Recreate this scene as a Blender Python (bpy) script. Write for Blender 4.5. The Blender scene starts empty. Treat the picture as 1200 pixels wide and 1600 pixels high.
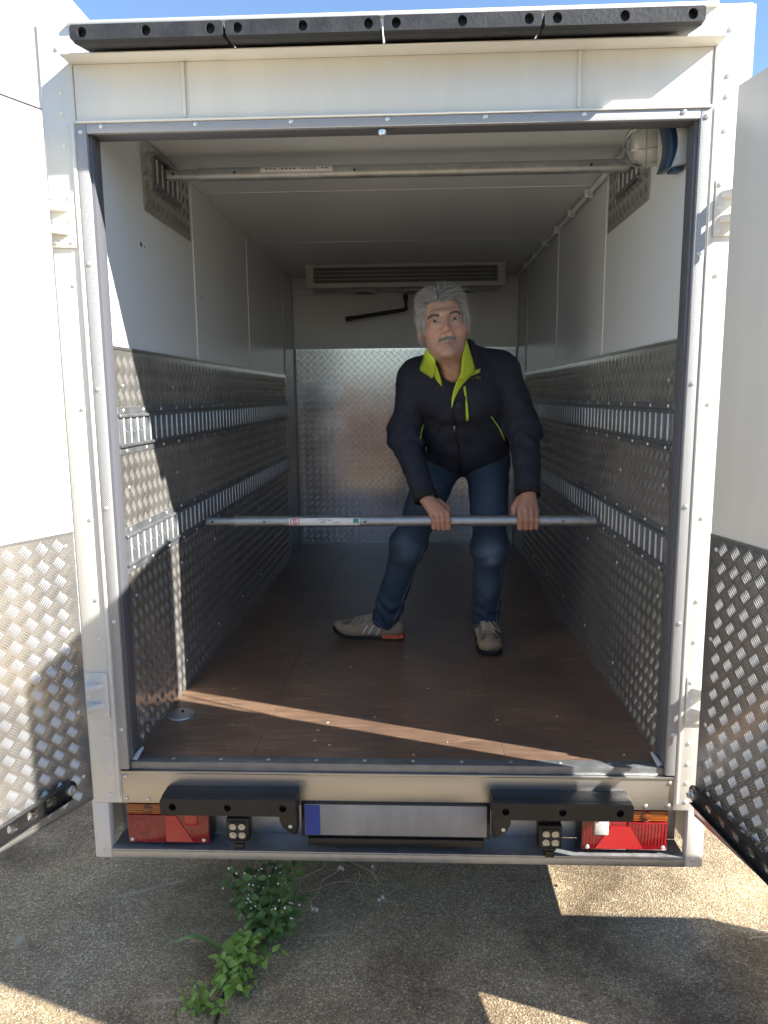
import bpy, bmesh, math, random
import numpy as np
from mathutils import Vector, Matrix

# ------------------------------------------------------------------ camera, sky, sun, exposure
scene = bpy.context.scene
COL = scene.collection
FPX = 1155.1                                   # focal length in pixels of the 1200 x 1600 photograph
PITCH, YAW, ROLL = 0.1566, 0.0423, -0.0092
CAM = np.array([0.0615, -1.90, 1.008])
_F = np.array([-math.sin(YAW)*math.cos(PITCH), math.cos(YAW)*math.cos(PITCH), -math.sin(PITCH)])
_R0 = np.cross(_F, [0, 0, 1]); _R0 /= np.linalg.norm(_R0); _U0 = np.cross(_R0, _F)
_R = _R0*math.cos(ROLL) + _U0*math.sin(ROLL); _U = -_R0*math.sin(ROLL) + _U0*math.cos(ROLL)
cam_d = bpy.data.cameras.new('camera'); cam = bpy.data.objects.new('camera', cam_d); COL.objects.link(cam)
cam.matrix_world = Matrix([[_R[i], _U[i], -_F[i], CAM[i]] for i in range(3)] + [[0, 0, 0, 1]])
cam_d.sensor_width = 36; cam_d.lens = FPX/1600*36; cam_d.clip_start = 0.05; cam_d.clip_end = 2000
scene.camera = cam

SUN_TO = Vector((1.0, -0.35, 0.74)).normalized()          # towards the sun
world = bpy.data.worlds.new('World'); scene.world = world; world.use_nodes = True
wn = world.node_tree.nodes; wl = world.node_tree.links
sky = wn.new('ShaderNodeTexSky'); sky.sky_type = 'NISHITA'; sky.sun_disc = False
sky.sun_elevation = math.asin(SUN_TO.z); sky.sun_rotation = math.atan2(SUN_TO.x, SUN_TO.y)
sky.air_density = 1.0; sky.dust_density = 0.1; sky.ozone_density = 3.5
bg = wn['Background']; bg.inputs['Strength'].default_value = 0.085
wl.new(sky.outputs[0], bg.inputs['Color'])
sun_d = bpy.data.lights.new('sun', 'SUN'); sun_d.energy = 5.0; sun_d.angle = math.radians(0.5); sun_d.color = (1, 0.95, 0.86)
sun = bpy.data.objects.new('sun', sun_d); COL.objects.link(sun)
sun.rotation_euler = (-SUN_TO).to_track_quat('-Z', 'Y').to_euler(); sun.location = SUN_TO*20
vs = scene.view_settings; vs.view_transform = 'Standard'; vs.look = 'None'; vs.gamma = 1.0; vs.use_curve_mapping = False
vs.exposure = 1.72
cy = scene.cycles
cy.max_bounces = 10; cy.diffuse_bounces = 6; cy.glossy_bounces = 6; cy.transmission_bounces = 6
cy.sample_clamp_indirect = 4.0; cy.use_denoising = True; cy.caustics_reflective = True; cy.blur_glossy = 0.5
try: cy.denoiser = 'OPENIMAGEDENOISE'
except Exception: pass

rng = random.Random(7)
nrng = np.random.default_rng(7)
GROUND_Z = -0.55

# ------------------------------------------------------------------ materials
MATS = {}
def mat(name, color, rough=0.5, metal=0.0, var=0.0, vscale=6.0, bump=0.0, bscale=40.0, spec=0.5, stretch=(1, 1, 1),
        rvar=0.0, color2=None, trans=0.0, coat=0.0, detail=4.0, ior=1.5):
    m = bpy.data.materials.new(name); m.use_nodes = True
    nt = m.node_tree; b = nt.nodes['Principled BSDF']
    b.inputs['Base Color'].default_value = (*color, 1); b.inputs['Roughness'].default_value = rough
    b.inputs['Metallic'].default_value = metal; b.inputs['Specular IOR Level'].default_value = spec
    b.inputs['Transmission Weight'].default_value = trans; b.inputs['Coat Weight'].default_value = coat
    b.inputs['IOR'].default_value = ior
    if var or bump or rvar or color2:
        tc = nt.nodes.new('ShaderNodeTexCoord'); mp = nt.nodes.new('ShaderNodeMapping')
        mp.inputs['Scale'].default_value = stretch
        nt.links.new(tc.outputs['Object'], mp.inputs['Vector'])
        nz = nt.nodes.new('ShaderNodeTexNoise'); nz.inputs['Scale'].default_value = vscale
        nz.inputs['Detail'].default_value = detail; nz.inputs['Roughness'].default_value = 0.6
        nt.links.new(mp.outputs[0], nz.inputs['Vector'])
        if var or color2:
            r = nt.nodes.new('ShaderNodeValToRGB')
            r.color_ramp.elements[0].position = 0.3; r.color_ramp.elements[1].position = 0.7
            c2 = color2 or tuple(min(1, c*(1+var)) for c in color)
            c1 = color if color2 else tuple(c*(1-var) for c in color)
            r.color_ramp.elements[0].color = (*c1, 1); r.color_ramp.elements[1].color = (*c2, 1)
            nt.links.new(nz.outputs['Fac'], r.inputs['Fac']); nt.links.new(r.outputs['Color'], b.inputs['Base Color'])
        if rvar:
            mr = nt.nodes.new('ShaderNodeMapRange'); mr.inputs['From Min'].default_value = 0.3; mr.inputs['From Max'].default_value = 0.7
            mr.inputs['To Min'].default_value = max(0.02, rough-rvar); mr.inputs['To Max'].default_value = min(1, rough+rvar)
            nt.links.new(nz.outputs['Fac'], mr.inputs['Value']); nt.links.new(mr.outputs[0], b.inputs['Roughness'])
        if bump:
            nb = nt.nodes.new('ShaderNodeTexNoise'); nb.inputs['Scale'].default_value = bscale; nb.inputs['Detail'].default_value = 5
            nt.links.new(mp.outputs[0], nb.inputs['Vector'])
            bp = nt.nodes.new('ShaderNodeBump'); bp.inputs['Strength'].default_value = bump; bp.inputs['Distance'].default_value = 0.004
            nt.links.new(nb.outputs['Fac'], bp.inputs['Height']); nt.links.new(bp.outputs[0], b.inputs['Normal'])
    MATS[name] = m
    return m

mat('white_paint', (0.715, 0.695, 0.635), 0.34, var=0.045, vscale=11, stretch=(1, 1, 0.16), bump=0.02, bscale=9, detail=7)
mat('panel_white', (0.67, 0.70, 0.715), 0.34, var=0.02, vscale=2.5, bump=0.015, bscale=3)
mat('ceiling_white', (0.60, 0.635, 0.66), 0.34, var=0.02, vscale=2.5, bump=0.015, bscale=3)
mat('joint', (0.80, 0.80, 0.77), 0.6)
mat('galvanised', (0.42, 0.44, 0.45), 0.42, 0.78, var=0.16, vscale=26, rvar=0.10, bump=0.06, bscale=60, detail=6)
mat('galv_dark', (0.23, 0.245, 0.26), 0.44, 0.7, var=0.2, vscale=20, rvar=0.10, bump=0.08, bscale=50, detail=6)
mat('rod_metal', (0.66, 0.68, 0.68), 0.45, 0.6, var=0.10, vscale=60)
mat('aluminium', (0.46, 0.455, 0.44), 0.33, 0.88, var=0.05, vscale=12, stretch=(0.2, 1, 8), rvar=0.06)
mat('rubber', (0.026, 0.027, 0.030), 0.62, var=0.5, vscale=16, bump=0.25, bscale=120, rvar=0.12, detail=8)
mat('black_plastic', (0.012, 0.012, 0.013), 0.38, var=0.3, vscale=30, bump=0.05, bscale=90)
mat('screw', (0.70, 0.70, 0.68), 0.35, 0.8)
mat('screw_white', (0.78, 0.76, 0.71), 0.4)
mat('red_lens', (0.24, 0.006, 0.012), 0.12, var=0.25, vscale=50, coat=0.6, bump=0.15, bscale=160)
mat('red_bright', (0.42, 0.012, 0.018), 0.15, coat=0.6, bump=0.2, bscale=200)
mat('amber_lens', (0.30, 0.075, 0.008), 0.15, coat=0.6, bump=0.2, bscale=180)
mat('amber_dark', (0.16, 0.04, 0.006), 0.2, coat=0.5)
mat('clear_lens', (0.62, 0.60, 0.58), 0.12, coat=0.6, bump=0.2, bscale=180)
mat('led_chrome', (0.42, 0.42, 0.39), 0.2, 0.75)
mat('rubber_shaded', (0.012, 0.0125, 0.014), 0.5, var=0.4, vscale=14, bump=0.25, bscale=120, detail=8)  # darker copy of rubber for the lower buffers; missing sky light is in the colour
mat('plate_white', (0.36, 0.35, 0.33), 0.45, color2=(0.25, 0.245, 0.23), vscale=14, stretch=(1, 1, 0.2))
mat('plate_blue', (0.02, 0.06, 0.32), 0.4)
mat('sealant', (0.42, 0.44, 0.45), 0.5)
mat('evap_frame', (0.46, 0.47, 0.45), 0.45, var=0.04)
mat('evap_fin', (0.33, 0.36, 0.37), 0.4, 0.6)
mat('evap_dark', (0.03, 0.035, 0.04), 0.6)
mat('pipe_black', (0.014, 0.016, 0.018), 0.45)
mat('lamp_housing', (0.42, 0.44, 0.45), 0.45)
mat('lamp_blue', (0.006, 0.035, 0.075), 0.35)
mat('lamp_glass', (0.95, 0.97, 0.95), 0.06, trans=1.0, ior=1.35)
mat('lamp_inner', (0.75, 0.74, 0.70), 0.35, bump=0.3, bscale=60, stretch=(1, 1, 12))
mat('wire', (0.42, 0.43, 0.42), 0.35, 0.8)
mat('label_white', (0.72, 0.72, 0.69), 0.4, var=0.06, vscale=40)
mat('label_red', (0.60, 0.035, 0.05), 0.4)
mat('label_green', (0.03, 0.26, 0.18), 0.4)
mat('label_dark', (0.06, 0.06, 0.06), 0.5)
mat('tyre', (0.018, 0.018, 0.018), 0.8)
mat('chassis', (0.05, 0.052, 0.055), 0.6, 0.3)
mat('stain_hole_dark', (0.03, 0.032, 0.035), 0.6)

def node_mat(name):
    m = bpy.data.materials.new(name); m.use_nodes = True; MATS[name] = m
    return m, m.node_tree.nodes, m.node_tree.links, m.node_tree.nodes['Principled BSDF']
def N(nodes, kind, **kw):
    n = nodes.new(kind)
    for k, v in kw.items():
        if k in n.inputs: n.inputs[k].default_value = v
        else: setattr(n, k, v)
    return n
def ramp(nodes, stops):
    r = nodes.new('ShaderNodeValToRGB'); e = r.color_ramp.elements
    while len(e) < len(stops): e.new(0.5)
    for i, (p, c) in enumerate(stops):
        e[i].position = p; e[i].color = (*c, 1) if len(c) == 3 else c
    return r
def mixc(nodes, links, kind, fac, a, b):
    m = nodes.new('ShaderNodeMix'); m.data_type = 'RGBA'; m.blend_type = kind
    for s, val in ((m.inputs[0], fac), (m.inputs[6], a), (m.inputs[7], b)):
        if isinstance(val, (int, float)): s.default_value = val
        elif isinstance(val, tuple): s.default_value = (*val, 1)
        else: links.new(val, s)
    return m.outputs[2]

# rolled aluminium: a tight lobe over a broad one
m, n, l, b = node_mat('alu_tread')
tc = N(n, 'ShaderNodeTexCoord'); nz = N(n, 'ShaderNodeTexNoise', Scale=4.0, Detail=6.0, Roughness=0.65); l.new(tc.outputs['Object'], nz.inputs['Vector'])
r1 = ramp(n, [(0.3, (0.62, 0.605, 0.58)), (0.7, (0.76, 0.745, 0.72))]); l.new(nz.outputs['Fac'], r1.inputs['Fac'])
b2 = N(n, 'ShaderNodeBsdfPrincipled'); mx = N(n, 'ShaderNodeMixShader')
for q, ra, rb in ((b, 0.13, 0.20), (b2, 0.70, 0.85)):
    q.inputs['Metallic'].default_value = 1.0; l.new(r1.outputs['Color'], q.inputs['Base Color'])
    mr = N(n, 'ShaderNodeMapRange'); mr.inputs['From Min'].default_value = 0.3; mr.inputs['From Max'].default_value = 0.7; mr.inputs['To Min'].default_value = ra; mr.inputs['To Max'].default_value = rb
    l.new(nz.outputs['Fac'], mr.inputs['Value']); l.new(mr.outputs[0], q.inputs['Roughness'])
mx.inputs[0].default_value = 0.20; l.new(b.outputs[0], mx.inputs[1]); l.new(b2.outputs[0], mx.inputs[2]); l.new(mx.outputs[0], n['Material Output'].inputs['Surface'])

# plywood floor with a dark film, worn, scuffed and scratched
m, n, l, b = node_mat('plywood_film')
tc = N(n, 'ShaderNodeTexCoord')
mp = N(n, 'ShaderNodeMapping'); mp.inputs['Scale'].default_value = (1.2, 9, 1); l.new(tc.outputs['Object'], mp.inputs[0])
n1 = N(n, 'ShaderNodeTexNoise', Scale=6.0, Detail=8.0, Roughness=0.7); l.new(mp.outputs[0], n1.inputs['Vector'])
n2 = N(n, 'ShaderNodeTexNoise', Scale=2.2, Detail=5.0, Roughness=0.6); l.new(tc.outputs['Object'], n2.inputs['Vector'])
r1 = ramp(n, [(0.25, (0.100, 0.062, 0.042)), (0.55, (0.175, 0.113, 0.078)), (0.8, (0.30, 0.21, 0.15))]); l.new(n1.outputs['Fac'], r1.inputs['Fac'])
r2 = ramp(n, [(0.35, (0.62, 0.62, 0.64)), (0.7, (1.25, 1.2, 1.15))]); l.new(n2.outputs['Fac'], r2.inputs['Fac'])
c = mixc(n, l, 'MULTIPLY', 1.0, r1.outputs['Color'], r2.outputs['Color'])
def scratches(rot, sc, w):
    mm = N(n, 'ShaderNodeMapping'); mm.inputs['Rotation'].default_value = (0, 0, rot); mm.inputs['Scale'].default_value = (sc*0.10, sc*2.6, 1)
    l.new(tc.outputs['Object'], mm.inputs[0])
    v = N(n, 'ShaderNodeTexVoronoi', Scale=3.0); v.feature = 'DISTANCE_TO_EDGE'; l.new(mm.outputs[0], v.inputs['Vector'])
    k = N(n, 'ShaderNodeTexNoise', Scale=5.0, Detail=3.0); l.new(tc.outputs['Object'], k.inputs['Vector'])
    a = ramp(n, [(0.0, (1, 1, 1)), (w, (0, 0, 0))]); l.new(v.outputs['Distance'], a.inputs['Fac'])
    g = ramp(n, [(0.52, (0, 0, 0)), (0.68, (1, 1, 1))]); l.new(k.outputs['Fac'], g.inputs['Fac'])
    return mixc(n, l, 'MULTIPLY', 1.0, a.outputs['Color'], g.outputs['Color'])
s1 = scratches(0.15, 2.2, 0.010); s2 = scratches(1.35, 2.8, 0.008)
c = mixc(n, l, 'MIX', s1, c, (0.30, 0.22, 0.17)); c = mixc(n, l, 'MIX', s2, c, (0.30, 0.22, 0.17))
l.new(c, b.inputs['Base Color'])
rr = N(n, 'ShaderNodeMapRange'); rr.inputs['To Min'].default_value = 0.28; rr.inputs['To Max'].default_value = 0.52
l.new(n1.outputs['Fac'], rr.inputs['Value']); l.new(rr.outputs[0], b.inputs['Roughness'])
bp = N(n, 'ShaderNodeBump', Strength=0.25, Distance=0.002); l.new(n1.outputs['Fac'], bp.inputs['Height']); l.new(bp.outputs[0], b.inputs['Normal'])

# exposed aggregate concrete
m, n, l, b = node_mat('concrete')
tc = N(n, 'ShaderNodeTexCoord')
v = N(n, 'ShaderNodeTexVoronoi', Scale=240.0); l.new(tc.outputs['Object'], v.inputs['Vector'])
v2 = N(n, 'ShaderNodeTexVoronoi', Scale=560.0); l.new(tc.outputs['Object'], v2.inputs['Vector'])
nz = N(n, 'ShaderNodeTexNoise', Scale=2.3, Detail=7.0, Roughness=0.62); l.new(tc.outputs['Object'], nz.inputs['Vector'])
nf = N(n, 'ShaderNodeTexNoise', Scale=60.0, Detail=6.0, Roughness=0.7); l.new(tc.outputs['Object'], nf.inputs['Vector'])
sep = N(n, 'ShaderNodeSeparateColor'); l.new(v.outputs['Color'], sep.inputs[0])
rg = ramp(n, [(0.0, (0.20, 0.16, 0.11)), (0.35, (0.30, 0.245, 0.165)), (0.8, (0.40, 0.33, 0.23)), (0.97, (0.60, 0.55, 0.45))])
l.new(sep.outputs[0], rg.inputs['Fac'])
sep2 = N(n, 'ShaderNodeSeparateColor'); l.new(v2.outputs['Color'], sep2.inputs[0])
rg2 = ramp(n, [(0.0, (0.65, 0.65, 0.65)), (0.9, (1.12, 1.12, 1.12)), (1.0, (1.9, 1.9, 1.9))]); l.new(sep2.outputs[1], rg2.inputs['Fac'])
c = mixc(n, l, 'MULTIPLY', 1.0, rg.outputs['Color'], rg2.outputs['Color'])
rs = ramp(n, [(0.36, (0.40, 0.34, 0.28)), (0.50, (0.82, 0.75, 0.66)), (0.68, (1.2, 1.10, 0.95))]); l.new(nz.outputs['Fac'], rs.inputs['Fac'])
c = mixc(n, l, 'MULTIPLY', 1.0, c, rs.outputs['Color'])
# moss-green tint in patches
nm = N(n, 'ShaderNodeTexNoise', Scale=1.3, Detail=4.0); l.new(tc.outputs['Object'], nm.inputs['Vector'])
rm = ramp(n, [(0.55, (0, 0, 0)), (0.75, (0.35, 0.35, 0.35))]); l.new(nm.outputs['Fac'], rm.inputs['Fac'])
c = mixc(n, l, 'MIX', rm.outputs['Color'], c, (0.16, 0.17, 0.08))
def gscr(rot, w):
    mm = N(n, 'ShaderNodeMapping'); mm.inputs['Rotation'].default_value = (0, 0, rot); mm.inputs['Scale'].default_value = (0.5, 5.0, 1); l.new(tc.outputs['Object'], mm.inputs[0])
    vv = N(n, 'ShaderNodeTexVoronoi', Scale=1.4); vv.feature = 'DISTANCE_TO_EDGE'; l.new(mm.outputs[0], vv.inputs['Vector'])
    kk = N(n, 'ShaderNodeTexNoise', Scale=7.0, Detail=4.0); l.new(tc.outputs['Object'], kk.inputs['Vector'])
    a = ramp(n, [(0.0, (0.7, 0.7, 0.7)), (w, (0, 0, 0))]); l.new(vv.outputs['Distance'], a.inputs['Fac'])
    gg = ramp(n, [(0.53, (0, 0, 0)), (0.66, (1, 1, 1))]); l.new(kk.outputs['Fac'], gg.inputs['Fac'])
    return mixc(n, l, 'MULTIPLY', 1.0, a.outputs['Color'], gg.outputs['Color'])
c = mixc(n, l, 'MIX', gscr(0.12, 0.018), c, (0.45, 0.40, 0.31)); c = mixc(n, l, 'MIX', gscr(-0.5, 0.012), c, (0.45, 0.40, 0.31))
l.new(c, b.inputs['Base Color']); b.inputs['Roughness'].default_value = 0.9
ad = N(n, 'ShaderNodeMath'); ad.operation = 'ADD'; l.new(v.outputs['Distance'], ad.inputs[0]); l.new(nf.outputs['Fac'], ad.inputs[1])
bp = N(n, 'ShaderNodeBump', Strength=0.7, Distance=0.004); l.new(ad.outputs[0], bp.inputs['Height']); l.new(bp.outputs[0], b.inputs['Normal'])

# woven door gasket tape: fine knurl
def knurl(name, c1, c2, rough, metal, sc):
    m, n, l, b = node_mat(name)
    tc = N(n, 'ShaderNodeTexCoord')
    v = N(n, 'ShaderNodeTexChecker', Scale=sc); l.new(tc.outputs['Object'], v.inputs['Vector'])
    v.inputs['Color1'].default_value = (*c1, 1); v.inputs['Color2'].default_value = (*c2, 1)
    l.new(v.outputs['Color'], b.inputs['Base Color']); b.inputs['Roughness'].default_value = rough; b.inputs['Metallic'].default_value = metal
    bp = N(n, 'ShaderNodeBump', Strength=0.5, Distance=0.001); l.new(v.outputs['Fac'], bp.inputs['Height']); l.new(bp.outputs[0], b.inputs['Normal'])
knurl('gasket', (0.52, 0.52, 0.52), (0.22, 0.22, 0.23), 0.5, 0.3, 330)
knurl('gasket_dark', (0.15, 0.155, 0.18), (0.06, 0.062, 0.072), 0.5, 0.0, 330)

# ------------------------------------------------------------------ mesh helpers
def link(o, parent=None):
    COL.objects.link(o)
    if parent is not None: o.parent = parent
    return o
def empty(name, loc=(0, 0, 0)):
    o = bpy.data.objects.new(name, None); o.location = loc; o.empty_display_size = 0.1
    return link(o)
def tag(o, label=None, cat=None, group=None, kind=None):
    if label: o['label'] = label
    if cat: o['category'] = cat
    if group: o['group'] = group
    if kind: o['kind'] = kind
    return o
class MB:
    def __init__(s): s.v = []; s.f = []
    def box(s, x0, x1, y0, y1, z0, z1):
        i = len(s.v)
        s.v += [(x0, y0, z0), (x1, y0, z0), (x1, y1, z0), (x0, y1, z0), (x0, y0, z1), (x1, y0, z1), (x1, y1, z1), (x0, y1, z1)]
        s.f += [(i, i+3, i+2, i+1), (i+4, i+5, i+6, i+7), (i, i+1, i+5, i+4), (i+1, i+2, i+6, i+5), (i+2, i+3, i+7, i+6), (i+3, i, i+4, i+7)]
        return s
    def obox(s, o, u, v, w):                      # oriented box: corner o, edge vectors u v w
        o, u, v, w = map(Vector, (o, u, v, w)); i = len(s.v)
        for a, b_, c_ in ((0, 0, 0), (1, 0, 0), (1, 1, 0), (0, 1, 0), (0, 0, 1), (1, 0, 1), (1, 1, 1), (0, 1, 1)):
            s.v.append(tuple(o + u*a + v*b_ + w*c_))
        s.f += [(i, i+3, i+2, i+1), (i+4, i+5, i+6, i+7), (i, i+1, i+5, i+4), (i+1, i+2, i+6, i+5), (i+2, i+3, i+7, i+6), (i+3, i, i+4, i+7)]
        return s
    def tube(s, path, r, n=12, cap=True):
        path = [Vector(p) for p in path]; rs = r if isinstance(r, (list, tuple)) else [r]*len(path)
        rings = []
        prev = None
        for k, p in enumerate(path):
            t = (path[min(k+1, len(path)-1)] - path[max(k-1, 0)]).normalized()
            if prev is None:
                a = t.orthogonal().normalized()
            else:
                a = (prev - t*prev.dot(t)).normalized()
            prev = a; bb = t.cross(a)
            i = len(s.v); rings.append(i)
            for q in range(n):
                th = 2*math.pi*q/n
                s.v.append(tuple(p + (a*math.cos(th) + bb*math.sin(th))*rs[k]))
        for k in range(len(rings)-1):
            for q in range(n):
                q2 = (q+1) % n
                s.f.append((rings[k]+q, rings[k]+q2, rings[k+1]+q2, rings[k+1]+q))
        if cap:
            s.f.append(tuple(rings[0]+q for q in reversed(range(n)))); s.f.append(tuple(rings[-1]+q for q in range(n)))
        return s
    def prism(s, pts, o, u, v, w):                # outline pts in (u,v) plane, extruded along w
        o, u, v, w = map(Vector, (o, u, v, w)); i = len(s.v); k = len(pts)
        for a, b_ in pts: s.v.append(tuple(o + u*a + v*b_))
        for a, b_ in pts: s.v.append(tuple(o + u*a + v*b_ + w))
        s.f.append(tuple(range(i, i+k))); s.f.append(tuple(range(i+2*k-1, i+k-1, -1)))
        for q in range(k):
            q2 = (q+1) % k
            s.f.append((i+q2, i+q, i+k+q, i+k+q2))
        return s
    def lathe(s, prof, o, axis, n=24):            # prof: (radius, height along axis)
        o = Vector(o); ax = Vector(axis).normalized(); a = ax.orthogonal().normalized(); bb = ax.cross(a); rings = []
        for r, h in prof:
            i = len(s.v); rings.append(i)
            for q in range(n):
                th = 2*math.pi*q/n
                s.v.append(tuple(o + ax*h + (a*math.cos(th) + bb*math.sin(th))*max(r, 1e-5)))
        for k in range(len(rings)-1):
            for q in range(n):
                q2 = (q+1) % n
                s.f.append((rings[k]+q, rings[k]+q2, rings[k+1]+q2, rings[k+1]+q))
        return s
    def mesh(s, name, bevel=0.0, seg=2, smooth=False):
        bm = bmesh.new()
        vs_ = [bm.verts.new(p) for p in s.v]
        for f in s.f:
            try: bm.faces.new([vs_[i] for i in f])
            except ValueError: pass
        bmesh.ops.recalc_face_normals(bm, faces=bm.faces)
        if bevel:
            es = [e for e in bm.edges if len(e.link_faces) == 2 and e.calc_face_angle(0) > 0.5]
            bmesh.ops.bevel(bm, geom=es, offset=bevel, segments=seg, profile=0.5, affect='EDGES', clamp_overlap=True)
        me = bpy.data.meshes.new(name); bm.to_mesh(me); bm.free()
        if smooth:
            me.polygons.foreach_set('use_smooth', [True]*len(me.polygons))
            try: me.set_sharp_from_angle(angle=math.radians(38))
            except Exception: pass
        return me
    def build(s, name, m, parent=None, bevel=0.0, seg=2, smooth=None):
        me = s.mesh(name, bevel, seg, smooth if smooth is not None else bevel > 0)
        me.materials.append(MATS[m] if isinstance(m, str) else m)
        return link(bpy.data.objects.new(name, me), parent)
def np_mesh(name, V, faces, m, parent=None, smooth=True):
    me = bpy.data.meshes.new(name)
    V = np.asarray(V, np.float32)
    me.vertices.add(len(V)); me.vertices.foreach_set('co', V.ravel())
    fl = [np.asarray(f, np.int32) for f in faces if len(f)]
    tot = sum(f.size for f in fl); me.loops.add(tot)
    me.loops.foreach_set('vertex_index', np.concatenate([f.ravel() for f in fl]))
    sizes = np.concatenate([np.full(len(f), f.shape[1], np.int32) for f in fl])
    me.polygons.add(len(sizes))
    st = np.zeros(len(sizes), np.int32); st[1:] = np.cumsum(sizes)[:-1]
    me.polygons.foreach_set('loop_start', st)
    try: me.polygons.foreach_set('loop_total', sizes)
    except Exception: pass
    me.polygons.foreach_set('use_smooth', np.full(len(sizes), smooth))
    me.update(calc_edges=True); me.validate()
    if m is not None: me.materials.append(MATS[m] if isinstance(m, str) else m)
    o = bpy.data.objects.new(name, me)
    return link(o, parent)
def holed_plate(name, outline, holes, t, o, u, v, w, m, parent, bevel=0.0):
    """flat plate with through holes: outline and holes are 2-D loops in the (u,v) frame, thickness t along w"""
    o, u, v, w = map(Vector, (o, u, v, w)); bm = bmesh.new(); edges = []
    for loop in [outline] + holes:
        vv = [bm.verts.new(o + u*a + v*b_) for a, b_ in loop]
        for i in range(len(vv)): edges.append(bm.edges.new((vv[i], vv[(i+1) % len(vv)])))
    bmesh.ops.triangle_fill(bm, use_beauty=True, use_dissolve=False, edges=edges)
    ret = bmesh.ops.extrude_face_region(bm, geom=list(bm.faces))
    for e in ret['geom']:
        if isinstance(e, bmesh.types.BMVert): e.co += w*t
    bmesh.ops.recalc_face_normals(bm, faces=bm.faces)
    if bevel:
        es = [e for e in bm.edges if len(e.link_faces) == 2 and e.calc_face_angle(0) > 0.9]
        bmesh.ops.bevel(bm, geom=es, offset=bevel, segments=1, profile=0.5, affect='EDGES', clamp_overlap=True)
    me = bpy.data.meshes.new(name); bm.to_mesh(me); bm.free(); me.materials.append(MATS[m])
    return link(bpy.data.objects.new(name, me), parent)
def circle(cx, cy, r, n=20, rx=None): return [(cx + (rx or r)*math.cos(2*math.pi*i/n), cy + r*math.sin(2*math.pi*i/n)) for i in range(n)]
def rrect(x0, x1, y0, y1, r, n=5):
    out = []
    for cx, cy, a0 in ((x1-r, y1-r, 0), (x0+r, y1-r, 90), (x0+r, y0+r, 180), (x1-r, y0+r, 270)):
        for i in range(n+1):
            a = math.radians(a0 + 90*i/n); out.append((cx + r*math.cos(a), cy + r*math.sin(a)))
    return out

# ================================================================== ground
gm = bpy.data.meshes.new('ground')
bm = bmesh.new()
# finer near the truck, one sheet out to the horizon
S = 400
vsq = [bm.verts.new(p) for p in ((-S, -S, GROUND_Z), (S, -S, GROUND_Z), (S, S, GROUND_Z), (-S, S, GROUND_Z))]
bm.faces.new(vsq); bm.to_mesh(gm); bm.free(); gm.materials.append(MATS['concrete'])
ground = link(bpy.data.objects.new('ground', gm)); tag(ground, kind='structure')

# ================================================================== truck body
W, D, HC = 0.738, 3.09, 1.768            # inner half width, depth, ceiling height
truck = empty('box_truck', (0, 1.5, GROUND_Z))
tag(truck, 'white refrigerated box truck body with both rear doors swung open', 'truck')
_orig_link = link
def link(o, parent=None):
    COL.objects.link(o)
    if parent is not None:
        o.parent = parent
        if parent.type == 'EMPTY': o.matrix_parent_inverse = Matrix.Translation(parent.location).inverted()
    return o
def inst(name, me, parent, loc=(0, 0, 0), rot=None):
    o = bpy.data.objects.new(name, me)
    o.location = loc
    if rot is not None: o.rotation_euler = rot
    if parent is not None and parent.type != 'EMPTY':
        pass
    return link(o, parent)

# outer shell
MB().box(-0.853, -0.846, 0.003, 3.2, -0.29, 1.893).build('side_skin', 'white_paint', truck)
MB().box(0.846, 0.853, 0.003, 3.2, -0.29, 1.893).build('side_skin', 'white_paint', truck)
MB().box(-0.845, 0.845, 0.035, 3.2, 1.872, 1.891).build('roof_skin', 'white_paint', truck)
MB().box(-0.845, 0.845, 3.201, 3.215, -0.29, 1.89).build('front_skin', 'white_paint', truck)
# sandwich wall panels with joints
for side in (-1, 1):
    ys = [0.062, 0.866, 1.75, 2.70, 3.088]
    for a, b_ in zip(ys[:-1], ys[1:]):
        x0, x1 = sorted((side*(W+0.002), side*0.8455))
        MB().box(x0, x1, a+0.0015, b_-0.0015, -0.03, 1.868).build('wall_panel', 'panel_white', truck, bevel=0.002, seg=1)
        if a > 0.1:
            x0, x1 = sorted((side*(W-0.0005), side*(W+0.004)))
            MB().box(x0, x1, a-0.0022, a+0.0022, 1.13, 1.766).build('joint_strip', 'joint', truck)
yc = [0.062, 1.02, 1.95, 3.088]
for a, b_ in zip(yc[:-1], yc[1:]):
    MB().box(-W-0.001, W+0.001, a+0.0015, b_-0.0015, HC, 1.87).build('ceiling_panel', 'ceiling_white', truck, bevel=0.002, seg=1)
    if a > 0.1:
        MB().box(-W+0.001, W-0.001, a-0.0025, a+0.0025, HC-0.0012, HC+0.003).build('joint_strip', 'joint', truck)
MB().box(-W+0.001, W-0.001, 3.091, 3.199, -0.03, HC-0.001).build('bulkhead_panel', 'panel_white', truck)
# cornice step under the evaporator (upper band of bulkhead)
MB().box(-W+0.002, W-0.002, 3.066, 3.0905, 1.655, HC-0.002).build('bulkhead_band', 'panel_white', truck, bevel=0.002)
# floor boards
MB().box(-W-0.001, -0.4003, 0.006, 3.09, -0.035, 0.0).build('floor_board', 'plywood_film', truck, bevel=0.0012, seg=1)
MB().box(-0.3997, 0.3115, 0.006, 3.09, -0.035, 0.0).build('floor_board', 'plywood_film', truck, bevel=0.0012, seg=1)
MB().box(0.312, W+0.001, 0.006, 3.09, -0.035, 0.0).build('floor_board', 'plywood_film', truck, bevel=0.0012, seg=1)
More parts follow.
